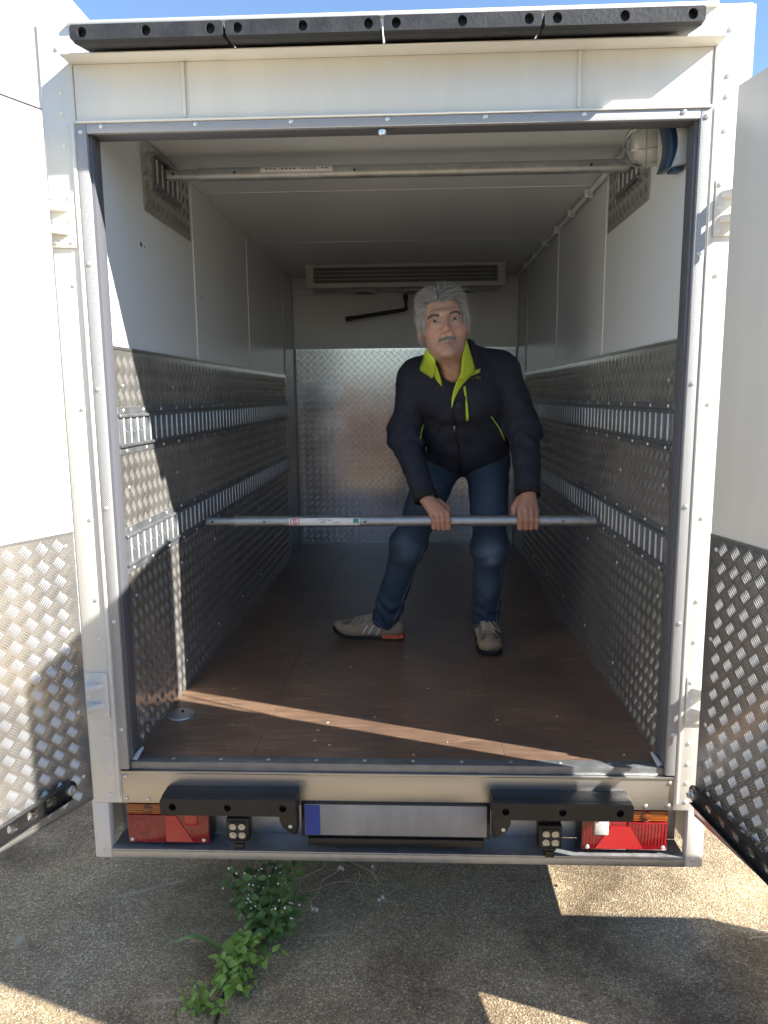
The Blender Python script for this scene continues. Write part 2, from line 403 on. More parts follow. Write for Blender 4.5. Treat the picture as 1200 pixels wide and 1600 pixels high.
# drain cover in the floor
dc = MB().lathe([(0.0, 0.0045), (0.030, 0.0045), (0.034, 0.0042), (0.043, 0.003), (0.045, 0.0)], (-0.69, 0.315, 0.0005), (0, 0, 1), 32).build('drain_cover', 'galvanised', truck, smooth=True)
MB().lathe([(0.0, 0.008), (0.004, 0.008), (0.005, 0.0)], (-0.688, 0.325, 0.0048), (0, 0, 1), 10).build('drain_slot', 'stain_hole_dark', dc)

# ---------------------------------------------------------------- tread plate
def tread_geom(o, u, v, n_, outline, a=0.0315, L=0.029, wd=0.0033, pitch=0.0062, h=0.0017, margin=0.004, seed=0):
    """lens shaped bars of a five-bar tread pattern inside a convex outline given in the (u,v) frame"""
    o, u, v, n_ = (np.array(q, float) for q in (o, u, v, n_))
    ol = np.array(outline, float); lo = ol.min(0); hi = ol.max(0)
    s = math.sqrt(0.5); e1 = np.array([s, s]); e2 = np.array([-s, s])
    K = int((hi-lo).sum()/a) + 4
    c0 = (lo+hi)/2
    I, J = np.meshgrid(np.arange(-K, K+1), np.arange(-K, K+1), indexing='ij')
    I, J = I.ravel(), J.ravel()
    cen = c0 + a*(I[:, None]*e1 + J[:, None]*e2)
    ok = (cen > lo-a).all(1) & (cen < hi+a).all(1); cen, I, J = cen[ok], I[ok], J[ok]
    par = (I+J) % 2
    al = np.where(par[:, None] == 0, e1, e2); pe = np.where(par[:, None] == 0, e2, e1)
    ks = np.arange(-2, 3)
    bc = (cen[:, None, :] + ks[None, :, None]*pitch*pe[:, None, :]).reshape(-1, 2)
    al = np.repeat(al, 5, 0); pe = np.repeat(pe, 5, 0)
    area = 0.5*np.sum(ol[:, 0]*np.roll(ol[:, 1], -1) - np.roll(ol[:, 0], -1)*ol[:, 1])
    if area < 0: ol = ol[::-1]
    ok = np.ones(len(bc), bool)
    for p, q in zip(ol, np.roll(ol, -1, 0)):
        d = (q-p)/np.linalg.norm(q-p); nn = np.array([-d[1], d[0]])
        for sg in (-0.5, 0.5):
            ok &= ((bc + al*L*sg - p) @ nn) > margin
    bc, al, pe = bc[ok], al[ok], pe[ok]
    tmpl = [(-L/2, 0, 0), (-L/4, wd*0.43, 0), (L/4, wd*0.43, 0), (L/2, 0, 0), (L/4, -wd*0.43, 0), (-L/4, -wd*0.43, 0),
            (-L*0.26, 0, h*0.85), (L*0.26, 0, h*0.85), (0, 0, h), (0, wd/2, 0), (0, -wd/2, 0)]
    m_ = len(bc)
    P2 = np.zeros((m_, len(tmpl), 3))
    for k, (x, y, z) in enumerate(tmpl):
        q = bc + al*x + pe*y
        P2[:, k] = o + q[:, :1]*u + q[:, 1:]*v + n_*z
    quads = np.array([(1, 9, 8, 6), (9, 2, 7, 8), (4, 10, 8, 7), (10, 5, 6, 8)]); tris = np.array([(0, 1, 6), (2, 3, 7), (3, 4, 7), (5, 0, 6)])
    off = (np.arange(m_)*len(tmpl))[:, None, None]
    hand = (al[:, 0]*pe[:, 1] - al[:, 1]*pe[:, 0])*np.dot(np.cross(u, v), n_) > 0       # outward faces for either bar direction
    Q = np.where(hand[:, None, None], quads[None, :, ::-1], quads[None]) + off
    T = np.where(hand[:, None, None], tris[None, :, ::-1], tris[None]) + off
    return P2.reshape(-1, 3), Q.reshape(-1, 4), T.reshape(-1, 3)
def tread_plate(name, o, u, v, n_, outline, parent, t=0.003, **kw):
    """sheet of thickness t standing on the (u,v) plane through o, bars on its face"""
    b = MB().prism(outline, Vector(o), u, v, Vector(n_)*t)
    nv = len(b.v)
    of = np.array(o) + np.array(n_)*t
    V, Q, T = tread_geom(of, u, v, n_, outline, **kw)
    k = len(outline)
    vv = np.concatenate([np.array(b.v), V])
    faces = [Q+nv, T+nv]
    caps = [np.array([f]) for f in b.f]
    ob = np_mesh(name, vv, caps + faces, 'alu_tread', parent, smooth=True)
    me = ob.data
    sm = np.ones(len(me.polygons), bool); sm[:len(b.f)] = False
    me.polygons.foreach_set('use_smooth', sm)
    return ob
rect = lambda w, h: [(0, 0), (w, 0), (w, h), (0, h)]
ZP = 1.135
RAILS = ((0.918, 'upper'), (0.588, 'lower'))
for side in (-1, 1):
    o = (side*W, 0.064, 0.002)
    bands = [(0.002, 0.545), (0.632, 0.875), (0.962, ZP)]
    tread_plate('tread_plate', o, (0, 1, 0), (0, 0, 1), (-side, 0, 0), rect(2.66, ZP-0.002), truck)
    # plain corner plate at the far end, reaching higher
    x0, x1 = sorted((side*W, side*(W-0.004)))
    MB().box(x0, x1, 2.728, 3.086, 0.002, 1.312).build('corner_plate', 'galvanised', truck)
tread_plate('tread_plate', (-W+0.006, 3.090, 0.002), (1, 0, 0), (0, 0, 1), (0, -1, 0), rect(2*W-0.012, 1.312), truck)
# aluminium angles covering plate top edges and corners
for side in (-1, 1):
    x0, x1 = sorted((side*W, side*(W-0.005)))
    MB().box(x0, x1, 0.064, 2.727, ZP+0.001, ZP+0.009).build('edge_trim', 'aluminium', truck)
    x0, x1 = sorted((side*(W-0.0045), side*(W-0.014)))
    MB().box(x0, x1, 3.076, 3.0855, 0.002, 1.312).build('corner_trim', 'galv_dark', truck)

# ---------------------------------------------------------------- lashing rails with rods
rod_mesh = {}
for side in (-1, 1):
    x0, x1 = sorted((0.0, -side*0.0050))
    me = MB().box(x0, x1, -0.0045, 0.0045, -0.0362, 0.0362).mesh('rod', bevel=0.003, seg=2, smooth=True)
    me.materials.append(MATS['rod_metal']); rod_mesh[side] = me
hole_me = {}
for side in (-1, 1):
    me = MB().lathe([(0.0, 0.0003), (0.0058, 0.0003), (0.0062, 0.0012), (0.0085, 0.0012), (0.009, 0.0)], (0, 0, 0), (-side, 0, 0), 14).mesh('rail_hole', smooth=True)
    me.materials.append(MATS['galv_dark']); hole_me[side] = me
rivet_x = {}
for side in (-1, 1):
    me = MB().lathe([(0.0001, 0.0032), (0.003, 0.0028), (0.0052, 0.0014), (0.0058, 0.0)], (0, 0, 0), (-side, 0, 0), 10).mesh('screw', smooth=True)
    me.materials.append(MATS['screw']); rivet_x[side] = me
screw_y = MB().lathe([(0.0001, 0.0026), (0.0020, 0.0028), (0.0040, 0.0022), (0.0056, 0.0010), (0.0060, 0.0)], (0, 0, 0), (0, -1, 0), 12).mesh('screw', smooth=True)
screw_y.materials.append(MATS['screw_white'])
screw_ym = screw_y.copy(); screw_ym.materials[0] = MATS['screw']
for side in (-1, 1):
    for zc, _ in RAILS:
        b = MB()
        xi = side*(W-0.0032)
        def X(d): return xi - side*d
        def bx(d0, d1, z0, z1, y0=0.066, y1=2.726):
            a, c_ = sorted((X(d0), X(d1))); b.box(a, c_, y0, y1, z0, z1)
        bx(0, 0.0022, zc+0.047, zc+0.064); bx(0, 0.0022, zc-0.064, zc-0.047)       # flanges
        bx(0.0, 0.0026, zc-0.0466, zc+0.0466)                                       # trough back
        # hat lips above and below the trough
        for sg in (-1, 1):
            prof = [(0.0, sg*0.0468), (0.0085, sg*0.0445), (0.0098, sg*0.042), (0.0098, sg*0.0365), (0.0, sg*0.0362)]
            o = Vector((xi, 0.066, zc)); b.prism(prof, o, (-side, 0, 0), (0, 0, 1), (0, 2.66, 0))
        rail = b.build('lashing_rail', 'galv_dark', truck, bevel=0.0008, seg=1, smooth=False)
        k = 0; y = 0.095
        while y < 2.70:
            inst('rod', rod_mesh[side], rail, (X(0.0024), y, zc))
            if y < 0.75: inst('rail_hole', hole_me[side], rail, (X(0.0027), y+0.025, zc))
            if k % 3 == 0:
                inst('screw', rivet_x[side], rail, (X(0.0022), y+0.012, zc+0.0555)); inst('screw', rivet_x[side], rail, (X(0.0022), y+0.02, zc-0.0555))
            k += 1; y += 0.0505
    # a few rivets along the tread plates
    for z in (0.09, 0.44, 0.75, 1.03):
        for y in np.arange(0.12, 2.7, 0.42): inst('screw', rivet_x[side], truck, (side*(W-0.0032), float(y), z+0.01))

# ---------------------------------------------------------------- upper bar brackets on tread patches
for side in (-1, 1):
    o = (side*W, 0, 0)
    pts = [(0.372, 1.55), (0.815, 1.55), (0.815, 1.766), (0.372, 1.766)]
    pts = [(0.372, 1.557), (0.83, 1.557), (0.83, 1.764), (0.372, 1.764)]
    pl = tread_plate('tread_patch', o, (0, 1, 0), (0, 0, 1), (-side, 0, 0), pts, truck)
    b = MB()
    def bx(d0, d1, y0, y1, z0, z1):
        a, c_ = sorted((side*(W-0.003-d0), side*(W-0.003-d1))); b.box(a, c_, y0, y1, z0, z1)
    bx(0, 0.012, 0.46, 0.70, 1.735, 1.746); bx(0, 0.012, 0.46, 0.70, 1.640, 1.651); bx(0, 0.003, 0.46, 0.70, 1.652, 1.734)
    br = b.build('bar_bracket', 'galv_dark', pl, bevel=0.001)
    for k in range(5): inst('rod', rod_mesh[side], pl, (side*(W-0.0065), 0.482+0.049*k, 1.693))

# ---------------------------------------------------------------- rear frame, header
for side in (-1, 1):
    x0, x1 = sorted((side*0.7645, side*0.845))
    b = MB().box(x0, x1, 0.0, 0.058, -0.121, 1.895)
    pb = b.build('corner_post', 'white_paint', truck, bevel=0.002)
    x0, x1 = sorted((side*0.806, side*0.8448))
    MB().box(x0, x1, 0.0, 0.030, -0.290, -0.1212).build('post_foot', 'white_paint', truck, bevel=0.0015)
    # folded seam strip on the post face beside the gasket
    x0, x1 = sorted((side*0.767, side*0.776))
    MB().box(x0, x1, -0.006, -0.0003, -0.10, 1.672).build('post_fold', 'white_paint', truck, bevel=0.002)
    xs = side*0.797
    zz = [1.84, 1.74, 1.695, 1.62, 1.29, 0.98, 0.69, 0.47, 0.36, 0.075, 0.015, -0.04, -0.095]
    for z in zz: inst('screw', screw_y, truck, (xs, -0.0004, z))
    inst('screw', screw_ym, truck, (side*0.826, -0.0004, -0.268))
# gasket round the opening
GZ = 1.668
for side in (-1, 1):
    x0, x1 = sorted((side*0.738, side*0.7635))
    MB().box(x0, x1, -0.004, 0.010, -0.018, GZ).build('gasket_strip', 'gasket', truck, bevel=0.002)
    x0, x1 = sorted((side*0.731, side*0.764))
    MB().box(x0, x1, 0.0105, 0.061, -0.0, GZ-0.0005).build('jamb', 'gasket_dark', truck, bevel=0.0015)
    for z in np.arange(0.1, 1.66, 0.31):
        inst('screw', screw_ym, truck, (side*0.752, -0.0044, float(z)))
MB().box(-0.7375, 0.7375, -0.004, 0.010, GZ-0.022, GZ).build('gasket_strip', 'gasket', truck, bevel=0.002)
MB().box(-0.7305, 0.7305, 0.0105, 0.061, GZ-0.0215, GZ-0.0005).build('lintel', 'gasket_dark', truck, bevel=0.0015)
for x in np.arange(-0.7, 0.75, 0.233): inst('screw', screw_ym, truck, (float(x), -0.0044, GZ-0.006))
MB().lathe([(0.0001, 0.012), (0.006, 0.011), (0.010, 0.004), (0.011, 0)], (-0.015, 0.012, GZ-0.03), (0, -0.4, -1), 14).build('door_catch', 'screw', truck, smooth=True)
MB().box(-0.764, 0.764, 0.0585, 0.0613, GZ, 1.766).build('lintel_back', 'panel_white', truck)
# header: recessed panels under a flange, fascia above carrying the buffers
HP = 0.003
xr = [-0.7635, -0.493, 0.452, 0.7635]
for a, b_ in zip(xr[:-1], xr[1:]):
    MB().box(a+0.001, b_-0.001, HP, HP+0.03, 1.676, 1.8045).build('header_panel', 'white_paint', truck, bevel=0.001)
for x in xr[1:-1]:
    MB().box(x-0.0035, x+0.0035, HP-0.005, HP-0.0002, 1.678, 1.803).build('header_rib', 'white_paint', truck, bevel=0.0015)
MB().box(-0.7635, 0.7635, -0.008, HP+0.028, GZ+0.001, 1.675).build('header_lip', 'white_paint', truck, bevel=0.002)
MB().box(-0.771, 0.771, -0.050, HP+0.028, 1.8050, 1.8085).build('header_flange', 'white_paint', truck, bevel=0.001)
MB().box(-0.7635, 0.7635, 0.0, 0.034, 1.809, 1.886).build('fascia', 'white_paint', truck)
MB().box(-0.7638, 0.7638, -0.010, 0.034, 1.8865, 1.897).build('roof_edge', 'white_paint', truck, bevel=0.002)
for x in np.arange(-0.70, 0.75, 0.2): inst('screw', screw_y, truck, (float(x), -0.0004, 1.8245))
# four black rubber buffers, three fixing holes each
def buffer_block(name, x0, x1, y0, y1, z0, z1, hx, hr, parent, slope=0.010, m='rubber'):
    """block protruding from y1 to y0; face plate with real holes in front of a solid body"""
    hd = 0.016; zc = (z0+z1)/2
    b = MB()
    yb = y0+hd
    pts = [(0, z0), (y1-yb, z0+slope), (y1-yb, z1), (0, z1)]
    b.prism(pts, (x0, yb, 0), (0, 1, 0), (0, 0, 1), (x1-x0, 0, 0))
    body = b.build(name, m, parent, bevel=0.004)
    holes = [circle(x, zc, hr, 18, hr*0.92) for x in hx]
    holed_plate('buffer_face', rrect(x0+0.0005, x1-0.0005, z0+0.001, z1-0.0005, 0.006), holes, hd-0.0005, (0, y0, 0), (1, 0, 0), (0, 0, 1), (0, 1, 0), m, body, bevel=0.0015)
    return body
bw = 0.3480
for k in range(4):
    x0 = -0.712 + k*0.3533
    buffer_block('rubber_buffer', x0, x0+bw, -0.120, -0.0005, 1.8035, 1.8370, (x0+0.028, x0+bw/2, x0+bw-0.028), 0.0112, truck, slope=0.022)

# ---------------------------------------------------------------- rear sill, light bar
MB().box(-0.764, 0.764, 0.0005, 0.05, -0.121, -0.024).build('sill_beam', 'aluminium', truck, bevel=0.0015)
MB().box(-0.764, 0.764, -0.003, 0.004, -0.030, -0.0225).build('sill_lip', 'aluminium', truck, bevel=0.0015)
MB().box(-0.733, 0.733, 0.0045, 0.042, -0.022, 0.0015).build('threshold_strip', 'galv_dark', truck, bevel=0.001)
thr = MB().lathe([(0.0001, 0.0018), (0.0045, 0.0012), (0.006, 0.0)], (0, 0, 0), (0, 0, 1), 10).mesh('screw', smooth=True); thr.materials.append(MATS['screw'])
for x in np.arange(-0.62, 0.7, 0.135): inst('screw', thr, truck, (float(x), 0.026, 0.0016))
for side in (-1, 1):
    b = MB().tube([(side*0.728, 0.012, 0.002), (side*0.722, 0.03, 0.014), (side*0.716, 0.05, 0.022)], [0.008, 0.007, 0.004], 8)
    b.build('sealant_bead', 'sealant', truck, smooth=True)
    inst('screw', screw_ym, truck, (side*0.752, 0.0002, -0.041)); inst('screw', screw_ym, truck, (side*0.752, 0.0002, -0.107)); inst('screw', screw_ym, truck, (side*0.69, 0.0002, -0.109))
MB().box(-0.8055, 0.8055, 0.088, 0.094, -0.262, -0.122).build('light_bar_back', 'galvanised', truck)
b = MB().box(-0.8055, 0.8055, 0.0, 0.0875, -0.268, -0.2625); b.box(-0.8055, 0.8055, 0.0, 0.004, -0.290, -0.2682)
b.build('light_bar_shelf', 'galvanised', truck, bevel=0.001)
MB().box(-0.8055, 0.8055, 0.004, 0.0875, -0.2925, -0.2683).build('light_bar_underside', 'galv_dark', truck)
# lower rubber buffers on brackets
for side in (-1, 1):
    x0, x1 = (-0.632, -0.261) if side < 0 else (0.266, 0.637)
    b = MB(); d = 0.072
    zt, zb = -0.061, -0.114
    bb = buffer_block('rubber_buffer', x0, x1, -d, -0.0008, zb, zt-0.004, (x0+0.035, (x0+x1)/2, x1-0.035), 0.0105, truck, slope=0.0, m='rubber_shaded')
    xi0, xi1 = (x1-0.05, x1-0.002) if side < 0 else (x0+0.002, x0+0.055)
    pts = [(0, -0.1145), (0.048, -0.1145), (0.048, -0.178), (0.036, -0.178), (0.010, -0.160), (0, -0.138)]
    if side > 0: pts = [(0.05-a, z) for a, z in pts]
    MB().prism(pts, (xi0, -0.05, 0), (1, 0, 0), (0, 0, 1), (0, 0.05, 0)).build('buffer_bracket', 'black_plastic', bb, bevel=0.002)
    inst('screw', screw_ym, bb, (xi0+0.03, -0.0504, -0.155))

# tail lamps
def tail_lamp(x0, x1, mirror):
    X = (lambda t: x0 + (x1-x0)*t) if not mirror else (lambda t: x1 - (x1-x0)*t)
    z1, z0 = -0.130, -0.250; y = 0.012
    body = MB().box(x0, x1, y+0.012, 0.087, z0-0.002, z1).build('tail_lamp', 'black_plastic', truck, bevel=0.003)
    def lens(name, t0, t1, za, zb, m, dy=0.0, bev=0.003):
        a, c_ = sorted((X(t0), X(t1)))
        return MB().box(a+0.0008, c_-0.0008, y-dy, y+0.0115, za+0.0008, zb-0.0008).build(name, m, body, bevel=bev)
    lens('amber_lens', 0.0, 0.47, -0.163, z1, 'amber_lens')
    a = MB().lathe([(0.0001, 0.004), (0.010, 0.0035), (0.0155, 0.0)], (X(0.26), y-0.0003, -0.147), (0, -1, 0), 20).build('amber_bulb', 'amber_dark', body, smooth=True)
    lens('red_lens', 0.0, 0.47, z0, -0.163, 'red_lens'); lens('red_lens', 0.47, 1.0, z0, z1, 'red_lens')
    # triangular reflector and bright window
    pts = [(X(0.30), z0+0.006), (X(0.80), z0+0.006), (X(0.55), -0.168)]
    if not mirror: pts = [(X(0.47), z0+0.006), (X(0.80), z0+0.006), (X(0.60), -0.165), (X(0.47), -0.165)]
    else: pts = [(X(0.28), z0+0.006), (X(0.84), z0+0.006), (X(0.66), -0.178), (X(0.44), -0.178)]
    MB().prism(pts, (0, y-0.0022, 0), (1, 0, 0), (0, 0, 1), (0, 0.002, 0)).build('reflector', 'red_bright', body)
    wm = 'clear_lens' if mirror else 'red_bright'
    lens('window_lens', 0.70 if not mirror else 0.68, 0.87 if not mirror else 0.86, -0.205 if mirror else -0.195, -0.150, wm, 0.004, 0.004)
    for t in (0.05, 0.93): inst('screw', screw_ym, body, (X(t), y-0.0004, z0+0.01))
    rb = MB()
    for k in range(26):
        t = 0.03 + 0.94*k/25
        if 0.66 < t < 0.89: rb.box(X(t)-0.0008, X(t)+0.0008, y-0.0010, y-0.0001, z0+0.018, -0.212)
        else: rb.box(X(t)-0.0008, X(t)+0.0008, y-0.0010, y-0.0001, z0+0.018, -0.168)
    rb.build('lens_ribs', 'red_lens', body)
    for k in range(4): MB().box(min(X(0.02), X(0.45)), max(X(0.02), X(0.45)), y-0.0012, y-0.0001, -0.159+k*0.007, -0.1575+k*0.007).build('lens_rib', 'amber_lens', body)
tail_lamp(-0.760, -0.525, False); tail_lamp(0.522, 0.758, True)
# LED work lamps
def work_lamp(xc, zc, tilt):
    y = -0.012
    b = MB(); b.box(xc-0.033, xc+0.033, y, y+0.045, zc-0.036, zc+0.036)
    body = b.build('work_lamp', 'black_plastic', truck, bevel=0.007)
    fins = MB()
    for k in range(8): fins.box(xc-0.031+k*0.0084, xc-0.028+k*0.0084, y+0.012, y+0.062, zc+0.0362, zc+0.043)
    fins.build('cooling_fins', 'black_plastic', body)
    MB().box(xc-0.026, xc+0.026, y-0.003, y-0.0002, zc-0.027, zc+0.027).build('lamp_front', 'black_plastic', body, bevel=0.001)
    for i in (-1, 1):
        for j in (-1, 1):
            c = (xc+i*0.0125, y-0.0035, zc+j*0.0125)
            MB().lathe([(0.0115, 0.0015), (0.0105, 0.003), (0.009, 0.001), (0.004, 0.0004), (0.0035, 0.0012), (0.0001, 0.0014)], c, (0, -1, 0), 18).build('led', 'led_chrome', body, smooth=True)
    MB().box(xc-0.018, xc+0.018, y+0.006, y+0.03, zc-0.0445, zc-0.0362).box(xc-0.013, xc+0.013, y+0.004, y+0.034, zc-0.062, zc-0.0447).build('bracket', 'black_plastic', body, bevel=0.002)
work_lamp(-0.437, -0.192, 0); work_lamp(0.432, -0.200, 0)
# number plate on its holder
pl = MB().box(-0.258, 0.268, -0.004, 0.004, -0.212, -0.108).build('number_plate_holder', 'black_plastic', truck, bevel=0.002)
MB().box(-0.248, 0.258, -0.0065, -0.0042, -0.206, -0.114).build('number_plate', 'plate_white', pl, bevel=0.001)
MB().box(-0.2465, -0.205, -0.0072, -0.0067, -0.2045, -0.1155).build('plate_band', 'plate_blue', pl)
MB().box(-0.24, 0.25, -0.010, 0.012, -0.236, -0.2135).build('plate_lamp', 'black_plastic', truck, bevel=0.003)

# chassis and wheels underneath
for x in (-0.42, 0.42): MB().box(x-0.03, x+0.03, 0.10, 3.2, -0.26, -0.12).build('chassis_rail', 'chassis', truck)
MB().box(-0.80, 0.80, 0.10, 3.19, -0.118, -0.036).build('subframe', 'chassis', truck)
MB().tube([(-0.72, 2.05, -0.315), (0.72, 2.05, -0.315)], 0.035, 12).build('axle', 'chassis', truck)
for x in (-0.70, 0.70):
    wh = MB().lathe([(0.16, -0.085), (0.21, -0.085), (0.235, -0.06), (0.235, 0.06), (0.21, 0.085), (0.16, 0.085)], (x, 2.05, -0.315), (1, 0, 0), 32).build('wheel', 'tyre', truck, smooth=True)
    MB().lathe([(0.0001, -0.05), (0.12, -0.05), (0.16, -0.07), (0.16, 0.07), (0.12, 0.05), (0.0001, 0.05)], (x, 2.05, -0.315), (1, 0, 0), 24).build('rim', 'galvanised', wh, smooth=True)

# ---------------------------------------------------------------- interior fittings
# evaporator unit on the ceiling
ex0, ex1, ey, ez0, ez1 = -0.573, 0.59, 2.57, 1.634, 1.7665
b = MB()
b.box(ex0, ex1, ey+0.03, ey+0.42, ez0+0.02, ez1)
ev = b.build('evaporator', 'evap_frame', truck, bevel=0.004)
fx0, fx1, fz0, fz1 = -0.527, 0.545, 1.660, 1.748
holed_plate('grille_frame', [(ex0, ez0), (ex1, ez0), (ex1, ez1), (ex0, ez1)], [[(fx0, fz0), (fx1, fz0), (fx1, fz1), (fx0, fz1)]], 0.0295, (0, ey, 0), (1, 0, 0), (0, 0, 1), (0, 1, 0), 'evap_frame', ev, bevel=0.0015)
MB().box(fx0-0.002, fx1+0.002, ey+0.0215, ey+0.0292, fz0-0.002, fz1+0.002).build('coil_back', 'evap_dark', ev)
fin = MB().box(-0.0011, 0.0011, 0, 0.010, fz0+0.0005, fz1-0.0005).mesh('fin'); fin.materials.append(MATS['evap_fin'])
for k in range(118): inst('fin', fin, ev, (fx0+0.006+k*(fx1-fx0-0.012)/117, ey+0.011, 0))
for z in (fz0+0.022, fz0+0.044, fz0+0.066): MB().tube([(fx0, ey+0.009, z), (fx1, ey+0.009, z)], 0.0032, 8).build('coil_tube', 'evap_fin', ev, smooth=True)
for x in (ex0+0.02, ex1-0.02): inst('screw', screw_ym, ev, (x, ey-0.0002, ez0+0.013))
# fan rings under it
for x in (-0.245, 0.055, 0.37):
    f = MB().lathe([(0.058, 0.008), (0.084, 0.006), (0.088, 0.0), (0.088, -0.010), (0.083, -0.012), (0.058, -0.012)], (x, 2.80, ez0+0.008), (0, 0, 1), 28).build('fan_ring', 'evap_frame', ev, smooth=True)
    MB().lathe([(0.0001, 0.0), (0.02, 0.0), (0.056, 0.004)], (x, 2.80, ez0+0.002), (0, 0, 1), 20).build('fan', 'evap_dark', f, smooth=True)
# black drain pipe with elbow
dp = MB().tube([(0.005, 2.93, 1.66), (0.008, 2.94, 1.57), (0.010, 2.945, 1.552), (0.0, 2.95, 1.545), (-0.02, 2.95, 1.542), (-0.345, 2.965, 1.497)], [0.0115, 0.0105, 0.013, 0.0135, 0.0125, 0.0125], 14).build('drain_pipe', 'pipe_black', truck, smooth=True)
MB().tube([(-0.335, 2.9645, 1.4985), (-0.378, 2.9665, 1.4925)], 0.016, 14).build('pipe_end', 'pipe_black', dp, smooth=False)
MB().tube([(0.005, 2.93, 1.645), (0.007, 2.937, 1.60)], 0.0155, 14).build('pipe_collar', 'pipe_black', dp)
# cable conduit along the right ceiling corner
cd = MB().tube([(W-0.020, 0.25, HC-0.018), (W-0.020, 2.9, HC-0.018)], 0.0095, 10).build('cable_conduit', 'panel_white', truck, smooth=True)
for y in np.arange(0.45, 2.8, 0.31):
    MB().box(W-0.034, W-0.001, float(y)-0.008, float(y)+0.008, HC-0.030, HC-0.0005).build('conduit_clip', 'panel_white', cd, bevel=0.003)
MB().tube([(-0.7, 1.0, HC-0.009), (-0.62, 1.0, HC-0.009)], 0.004, 8)
# interior light: caged glass bulkhead lamp with motion sensor housing, near the right jamb
LX, LY, LZ = 0.700, 0.195, 1.672
lamp = MB().box(W-0.020, W-0.0005, LY-0.03, LY+0.075, LZ-0.050, LZ+0.050).build('interior_lamp', 'lamp_housing', truck, bevel=0.008)
ax = Vector((-1, 0.25, -0.05)).normalized(); o = Vector((W-0.020, LY+0.040, LZ-0.005))
prof = [(0.050, 0.0), (0.0525, 0.012), (0.054, 0.03), (0.052, 0.05), (0.044, 0.068), (0.030, 0.080), (0.012, 0.086), (0.0001, 0.087)]
MB().lathe(prof, o, ax, 40).build('glass_dome', 'lamp_glass', lamp, smooth=True)
MB().lathe([(0.034, 0.0), (0.036, 0.02), (0.034, 0.045), (0.024, 0.060), (0.0001, 0.064)], o, ax, 28).build('inner_lens', 'lamp_inner', lamp, smooth=True)
MB().lathe([(0.050, -0.014), (0.0575, -0.012), (0.0585, 0.004), (0.056, 0.008), (0.0535, 0.008)], o, ax, 40).build('dome_ring', 'lamp_housing', lamp, smooth=True)
A = ax.orthogonal().normalized(); Bv = ax.cross(A)
for k in range(3):
    th = math.pi*k/3 + 0.35; d = A*math.cos(th) + Bv*math.sin(th)
    path = [o + ax*(h+0.004) + d*(sg*(r+0.004)) for r, h, sg in [(p[0], p[1], 1) for p in prof[:-1]]] + [o + ax*0.093] + [o + ax*(h+0.004) - d*(r+0.004) for r, h in reversed(prof[:-1])]
    MB().tube(path, 0.0016, 6).build('cage_wire', 'wire', lamp, smooth=True)
MB().tube([o + ax*0.036 + (A*math.cos(t) + Bv*math.sin(t))*0.059 for t in np.linspace(0, 2*math.pi, 33)], 0.0016, 6, cap=False).build('cage_wire', 'wire', lamp, smooth=True)
# sensor housing: curved blue front between grey cheeks, near the jamb
sx0, sx1 = 0.665, W-0.001
sy0 = 0.072
def arc(y0, y1, z0, z1, bul, n_=9):
    out = []
    for i in range(n_):
        t = i/(n_-1); out.append((y0 + (y1-y0)*t, z0 + (z1-z0)*t, bul*math.sin(math.pi*t)))
    return out
sz0, sz1 = 1.562, 1.676
hs = MB()
outl = [(sz0+(sz1-sz0)*i/10, 0.700 + 0.014*math.sin(math.pi*i/10)) for i in range(11)]
pts = [(x, z) for z, x in outl] + [(W-0.002, sz1), (W-0.002, sz0+0.008)]
hs.prism(pts, (0, sy0, 0), (1, 0, 0), (0, 0, 1), (0, 0.075, 0))
hb = hs.build('sensor_housing', 'lamp_housing', lamp, bevel=0.003)
pts = [(x-0.016-0.002*math.sin(math.pi*i/10), z) for i, (z, x) in enumerate(outl)] + [(x-0.0012, z) for z, x in reversed(outl)]
MB().prism(pts, (0, sy0+0.004, 0), (1, 0, 0), (0, 0, 1), (0, 0.067, 0)).build('sensor_window', 'lamp_blue', lamp, bevel=0.002)
MB().box(0.704, 0.732, sy0+0.012, sy0+0.05, sz0-0.006, sz0+0.004).build('sensor_base', 'lamp_blue', lamp, bevel=0.002)
# chips and crumbs lying on the floor boards
ch = MB()
for k in range(46):
    x, y, s_ = rng.uniform(-0.68, 0.68), 0.06 + 1.7*rng.random()**1.6, rng.uniform(0.0012, 0.0042); a = rng.uniform(0, 3.1)
    ch.obox((x, y, 0.0004), (s_*2.2*math.cos(a), s_*2.2*math.sin(a), 0.0002), (-s_*math.sin(a), s_*math.cos(a), 0), (0, 0, s_*0.4))
mat('chip_pale', (0.55, 0.50, 0.42), 0.8)
cho = ch.build('wood_chips', 'chip_pale', None); tag(cho, 'pale chips and crumbs scattered on the cargo floor', 'debris', kind='stuff')
# small marks and dents on the left wall
for (y, z, r) in ((0.335, 1.452, 0.0075), (0.362, 1.449, 0.003), (0.95, 1.38, 0.004)):
    MB().lathe([(0.0001, 0.0008), (r, 0.0006), (r*1.1, 0)], (-W-0.0016, y, z), (1, 0, 0), 9).build('paint_chip', 'stain_hole_dark', truck)

